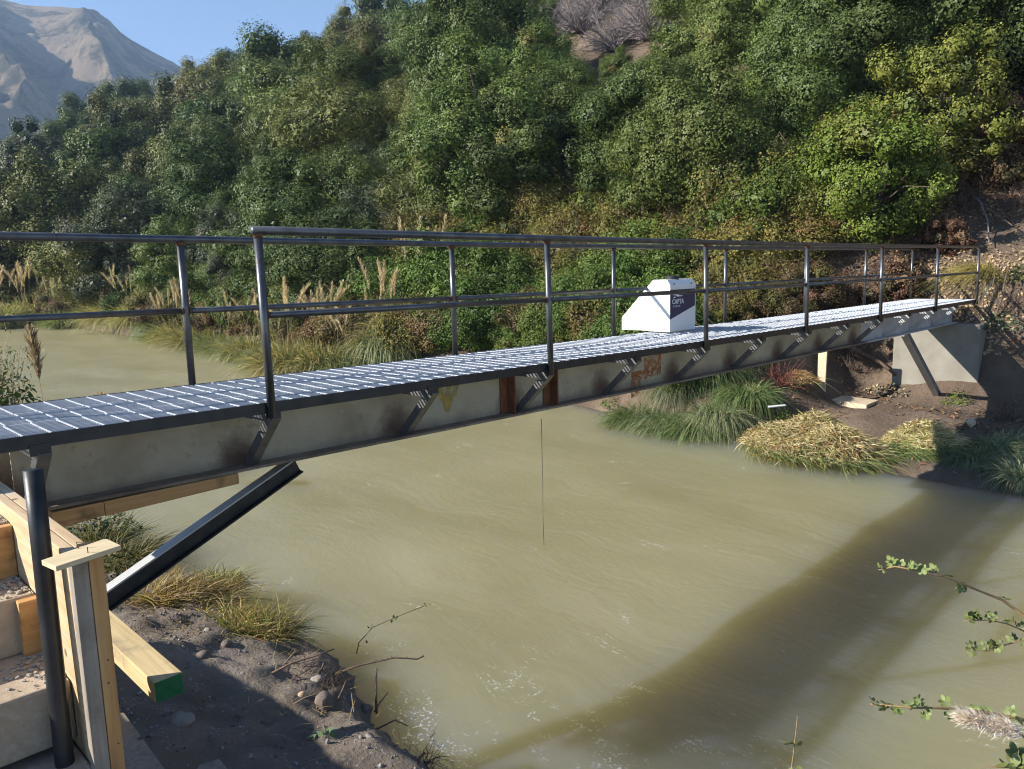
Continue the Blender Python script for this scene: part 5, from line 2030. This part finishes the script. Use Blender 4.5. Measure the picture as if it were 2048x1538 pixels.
for k, (pts, r, lab) in enumerate(STK):
    h = near_hit(*pts[0])
    if h is None:
        h = at_z(*pts[0], .05)
    d0 = float((h - CAM) @ AX_F)
    P = [Vector(at_d(u, v, d0 + .02 * j)) for j, (u, v) in enumerate(pts)]
    P[0] = P[0] - Vector((0, 0, .03))
    r *= 1.5
    mb = MB().tube(P, [r * (1 - .6 * j / len(P)) for j in range(len(P))], 6)
    rr = random.Random(k)
    for a, b in zip(P, P[1:]):
        L = (b - a).length
        for q in range(int(L / .035)):
            t = rr.random()
            c_ = a + (b - a) * t
            d_ = Vector((rr.uniform(-1, 1), rr.uniform(-1, 1), rr.uniform(-.3, 1))).normalized()
            mb.tube([c_, c_ + d_ * r * 2.2], [r * .4, r * .05], 3, cap=False)
    st_ = mb.build('thorny_stick', 'twig', smooth=True)
    tag(st_, lab, 'stick', 'sticks along the near waterline')
    if k == 3:
        rng = np.random.default_rng(k)
        LP = np.array([P[1 + j % 4] + Vector(rng.normal(size=3) * .02) for j in range(16)])
        V, Q = leaf_geo(LP, unit(rng.normal(size=(16, 3))), .035, rng, .6)
        link('leaves', np_mesh('leaves', V, Q, np.repeat(pal_pick(rng, 16, G_DARK), 4, 0)), 'leaf', st_)
        st_.children[0].matrix_parent_inverse = Matrix.Identity(4)
h = near_hit(600, 1335)
for k, (u, v, s_, lab) in enumerate(((605, 1340, .42, 'heap of dry brown twigs at the point of the near bank'), (660, 1375, .36, 'twig heap above the dark stones at the waterline'), (800, 1475, .36, 'twig heap at the lower waterline by the dark rock'), (850, 1530, .36, 'twig heap at the bottom edge of the photo'))):
    h = near_hit(u, v)
    if h is None:
        continue
    o = bpy.data.objects.new('twig_heap', tm_[k % 3])
    COL.objects.link(o)
    o.location = (h[0], h[1], h[2] - .03)
    o.scale = (s_, s_, s_ * .7)
    o.rotation_euler = (.3, .3, k * 2)
    tag(o, lab, 'twigs', 'twig heaps on the near bank')

# weeds and plumes upstream on the near bank, behind the deck
for k, (u, v, dist, hh, lab, seed) in enumerate(((75, 765, 12.4, 1.35, 'tall tan pampas plume standing alone behind the left end of the deck', 301), (190, 800, 11.5, .7, 'small pale plume just above the deck edge left of the first far post', 302))):
    top = at_d(72, 655, dist) if k == 0 else at_d(225, 765, dist)
    gz_ = max(float(near_h(top[0], top[1])), 0)
    L = top[2] - gz_
    pm = plume_mesh(seed, L, .38 if k == 0 else .3, .10 if k == 0 else .7, 420, .07, [(3, (.42, .31, .2)), (2, (.55, .44, .32)), (1, (.28, .19, .11))])
    o = link('pampas_plume', pm)
    q = at_d(u, v, dist)
    o.location = (top[0] - (0 if k == 0 else .35), top[1], gz_)
    tag(o, lab, 'plume')
WEED = [pampas_mesh(310, 500, .3, 1.0, [(3, (.12, .13, .06)), (2, (.25, .2, .11)), (1, (.16, .18, .07))], (45, 88), .35, .005)]
wd = []
for s_ in range(2):
    V1, Q1, C1 = blades(320 + s_, 60, .22, 1.25, (65, 89), .12, .004, [(3, (.13, .13, .06)), (2, (.2, .15, .08))], (0, 0, 0), 6)
    rng = np.random.default_rng(330 + s_)
    c0 = V1.reshape(60, 6, 2, 3).mean(2)
    i_, t_ = rng.integers(0, 60, 1500), rng.uniform(1.0, 4.99, 1500)
    k_ = t_.astype(int)
    P = c0[i_, k_] + (c0[i_, np.minimum(k_ + 1, 5)] - c0[i_, k_]) * (t_ - k_)[:, None] + rng.normal(size=(1500, 3)) * .03
    V2, Q2 = leaf_geo(P, unit(rng.normal(size=(1500, 3)) + np.array([0, 0, .6])), rng.uniform(.03, .065, 1500), rng, .45)
    C2 = np.repeat(pal_pick(rng, 1500, [(3, (.09, .12, .045)), (2, (.14, .16, .07)), (1.5, (.3, .27, .2))]), 4, 0)
    w_ = np_mesh('weed', *join_geo((V1, Q1, C1), (V2, Q2, C2)))
    w_.materials.append(MAT['grass'])
    wd.append(w_)
for k, (u, v, dist, s_, lab) in enumerate(((-5, 770, 11.8, .8, 'tall leafy weed at the left edge behind the deck'), (100, 790, 12.4, .8, 'low weed at the foot of the tan pampas plume'), (-40, 770, 11.6, 1.1, 'weed cut by the left edge of the photo'), (150, 800, 12.2, .6, 'low dry weed right of the tan pampas plume'))):
    q = at_d(u, v, dist)
    o = bpy.data.objects.new('tall_weed', wd[k % 2])
    COL.objects.link(o)
    gz_ = float(near_h(q[0], q[1]))
    o.location = (q[0], q[1], gz_ - .02)
    hs = (at_d(u, 668, dist)[2] - gz_) / 1.2 if k in (0, 2) else .7
    o.scale = (s_, s_, max(hs, .4))
    o.rotation_euler = (0, 0, k)
    tag(o, lab, 'weed', 'weeds on the upstream near bank')
for k, (u, v, dist, s_, lab) in enumerate(((20, 800, 11.8, .9, 'leafy undergrowth at the left edge above the deck'), (75, 805, 12.2, .8, 'dry undergrowth around the base of the tan plume'))):
    q = at_d(u, v, dist)
    o = bpy.data.objects.new('undergrowth', (HB[1], HB[2])[k])
    COL.objects.link(o)
    o.location = (q[0], q[1], float(near_h(q[0], q[1])) - .05)
    o.scale = (1.5, 1.5, 2.2)
    tag(o, lab, 'weed')


# ---- wild rose sprays reaching in from the right, rooted on the near bank outside the frame
def spray(pts, dist, r, seed, label, leaves=60, lsz=.036, root=None):
    P = [Vector(at_d(u, v, dist + .03 * math.sin(j))) for j, (u, v) in enumerate(pts)]
    if root is not None:
        P = [Vector(root), (Vector(root) + P[0]) / 2 + Vector((0, 0, .2))] + P
    rr = random.Random(seed)
    n = len(P)
    rs = [r * (1 - .75 * j / (n - 1)) for j in range(n)]
    o = MB().tube(P, rs, 6, cap=True).build('briar_spray', 'briar', smooth=True)
    tag(o, label, 'briar')
    rng = np.random.default_rng(seed)
    LP, LN, LT = [], [], []
    s0 = 2 if root is not None else 0
    for k in range(leaves // 5):
        i = min(s0 + int((n - 1 - s0) * rr.random() ** .7), n - 2)
        a, b = P[i], P[i + 1]
        c_ = a + (b - a) * rr.random()
        d_ = Vector((rr.uniform(-1, 1), rr.uniform(-1, 1), rr.uniform(-.6, .9))).normalized()
        s_ = d_.cross(Vector((rr.uniform(-1, 1), rr.uniform(-1, 1), 1))).normalized()
        up = d_.cross(s_)
        for q, (f_, sd) in enumerate(((1, 1), (1, -1), (2, 1), (2, -1), (2.7, 0))):
            LP.append(c_ + d_ * lsz * (f_ * .62) + s_ * sd * lsz * .5)
            LN.append(up + Vector((rr.uniform(-.3, .3), rr.uniform(-.3, .3), rr.uniform(0, .4))))
            LT.append(s_ * sd + d_ * (.7 if sd else 1))
    V, Q = oval_leaf(np.array(LP), unit(np.array(LN)), lsz * rng.uniform(.7, 1.2, len(LP)), rng, .68, np.array(LT))
    m_ = np_mesh('leaves', V, Q, np.repeat(pal_pick(rng, len(LP), [(3, (.12, .15, .045)), (2, (.17, .20, .08)), (1, (.08, .105, .03))]), 12, 0))
    link('leaves', m_, 'leaf', o)
    return o


MAT['briar'] = mat_simple('briar_stem', (.20, .13, .06), (.30, .20, .10), 30, .7, bump=0)
RT = (.75, -4.3, -.05)
RT = (.35, -4.4, .25)
spray([(2110, 1290), (2048, 1232), (2005, 1200), (1950, 1178), (1895, 1155), (1840, 1142), (1790, 1133), (1757, 1140)], 2.1, .006, 401, 'long rose briar spray arching in from the right over the water, uppermost', 60, .0165, RT)
spray([(2110, 1330), (2048, 1262), (2015, 1248), (1980, 1240), (1925, 1242)], 2.15, .004, 402, 'leafy rose briar side shoot below the uppermost spray', 60, .0165, RT)
spray([(2110, 1330), (2048, 1280), (2010, 1290), (1975, 1302), (1935, 1300)], 2.2, .004, 403, 'short leafy rose briar shoot drooping at the right edge', 55, .0165, RT)
spray([(2120, 1470), (2048, 1440), (1990, 1428), (1935, 1420), (1880, 1416), (1830, 1416), (1790, 1412), (1740, 1408)], 1.9, .006, 404, 'rose briar spray reaching left above the fluffy white plume', 95, .016, RT)
spray([(2120, 1560), (2048, 1536), (2000, 1534), (1965, 1532)], 1.9, .004, 405, 'rose briar tip showing at the lower right corner', 25, .03, RT)
spray([(1575, 1600), (1582, 1545), (1588, 1500), (1595, 1432)], 2.0, .0035, 406, 'single thin upright sprig rising from the bottom edge over the water', 24, .024, (-.15, -3.35, .3))
# fluffy plume at the lower right
P = [Vector(at_d(u, v, 1.8)) for u, v in ((2120, 1590), (2075, 1500), (2035, 1462), (1985, 1448), (1932, 1434))]
stem = MB().tube([Vector(RT)] + P, [.004, .004, .0035, .003, .002, .001], 6)
o = stem.build('fluffy_plume', 'briar', smooth=True)
tag(o, 'fluffy pinkish white reed plume lying under the rose briar at the lower right', 'plume')
rng = np.random.default_rng(77)
n = 3200
t_ = rng.uniform(0, 1, n)
pa, pb, pc = np.array(P[2]), np.array(P[3]), np.array(P[4])
B0 = np.where(t_[:, None] < .5, pa + (pb - pa) * (t_[:, None] * 2), pb + (pc - pb) * (t_[:, None] * 2 - 1))
ax = unit((pc - pa)[None])[0]
B0 = B0 + rng.normal(size=(n, 3)) * (.006 * (1.05 - .6 * t_))[:, None]
D = unit(ax[None] * 1.6 + rng.normal(size=(n, 3)) * .42 + np.array([0, 0, -.12]))
ln = .03 * rng.uniform(.4, 1.3, n)
tt = np.linspace(0, 1, 4)
PP = B0[:, None] + D[:, None] * (ln[:, None] * tt)[..., None] + (rng.normal(size=(n, 1, 3)) * .006) * (tt ** 2)[None, :, None]
V, Q = ribbons(PP, np.tile(np.array([.0008, .0009, .0007, .0002]), (n, 1)), unit(np.cross(D, rng.normal(size=(n, 3)))))
m_ = np_mesh('fluff', V, Q, np.repeat(pal_pick(rng, n, [(3, (.84, .74, .67)), (2, (.9, .82, .76)), (1, (.74, .62, .54))]), 8, 0))
link('fluff', m_, 'grass', o)

# ---- valley air
hz = MB().bb(-34, 1960, -60, 2240, -3.9, 600).build('haze', None)
m = bpy.data.materials.new('haze_air')
m.use_nodes = True
nt = m.node_tree
nt.nodes.remove(nt.nodes['Principled BSDF'])
pv = nt.nodes.new('ShaderNodeVolumePrincipled')
pv.inputs['Color'].default_value = (.5, .7, 1.0, 1)
pv.inputs['Density'].default_value = .00026
pv.inputs['Anisotropy'].default_value = .0
nt.links.new(pv.outputs[0], nt.nodes['Material Output'].inputs['Volume'])
hz.data.materials.append(m)
kind(hz, 'stuff')
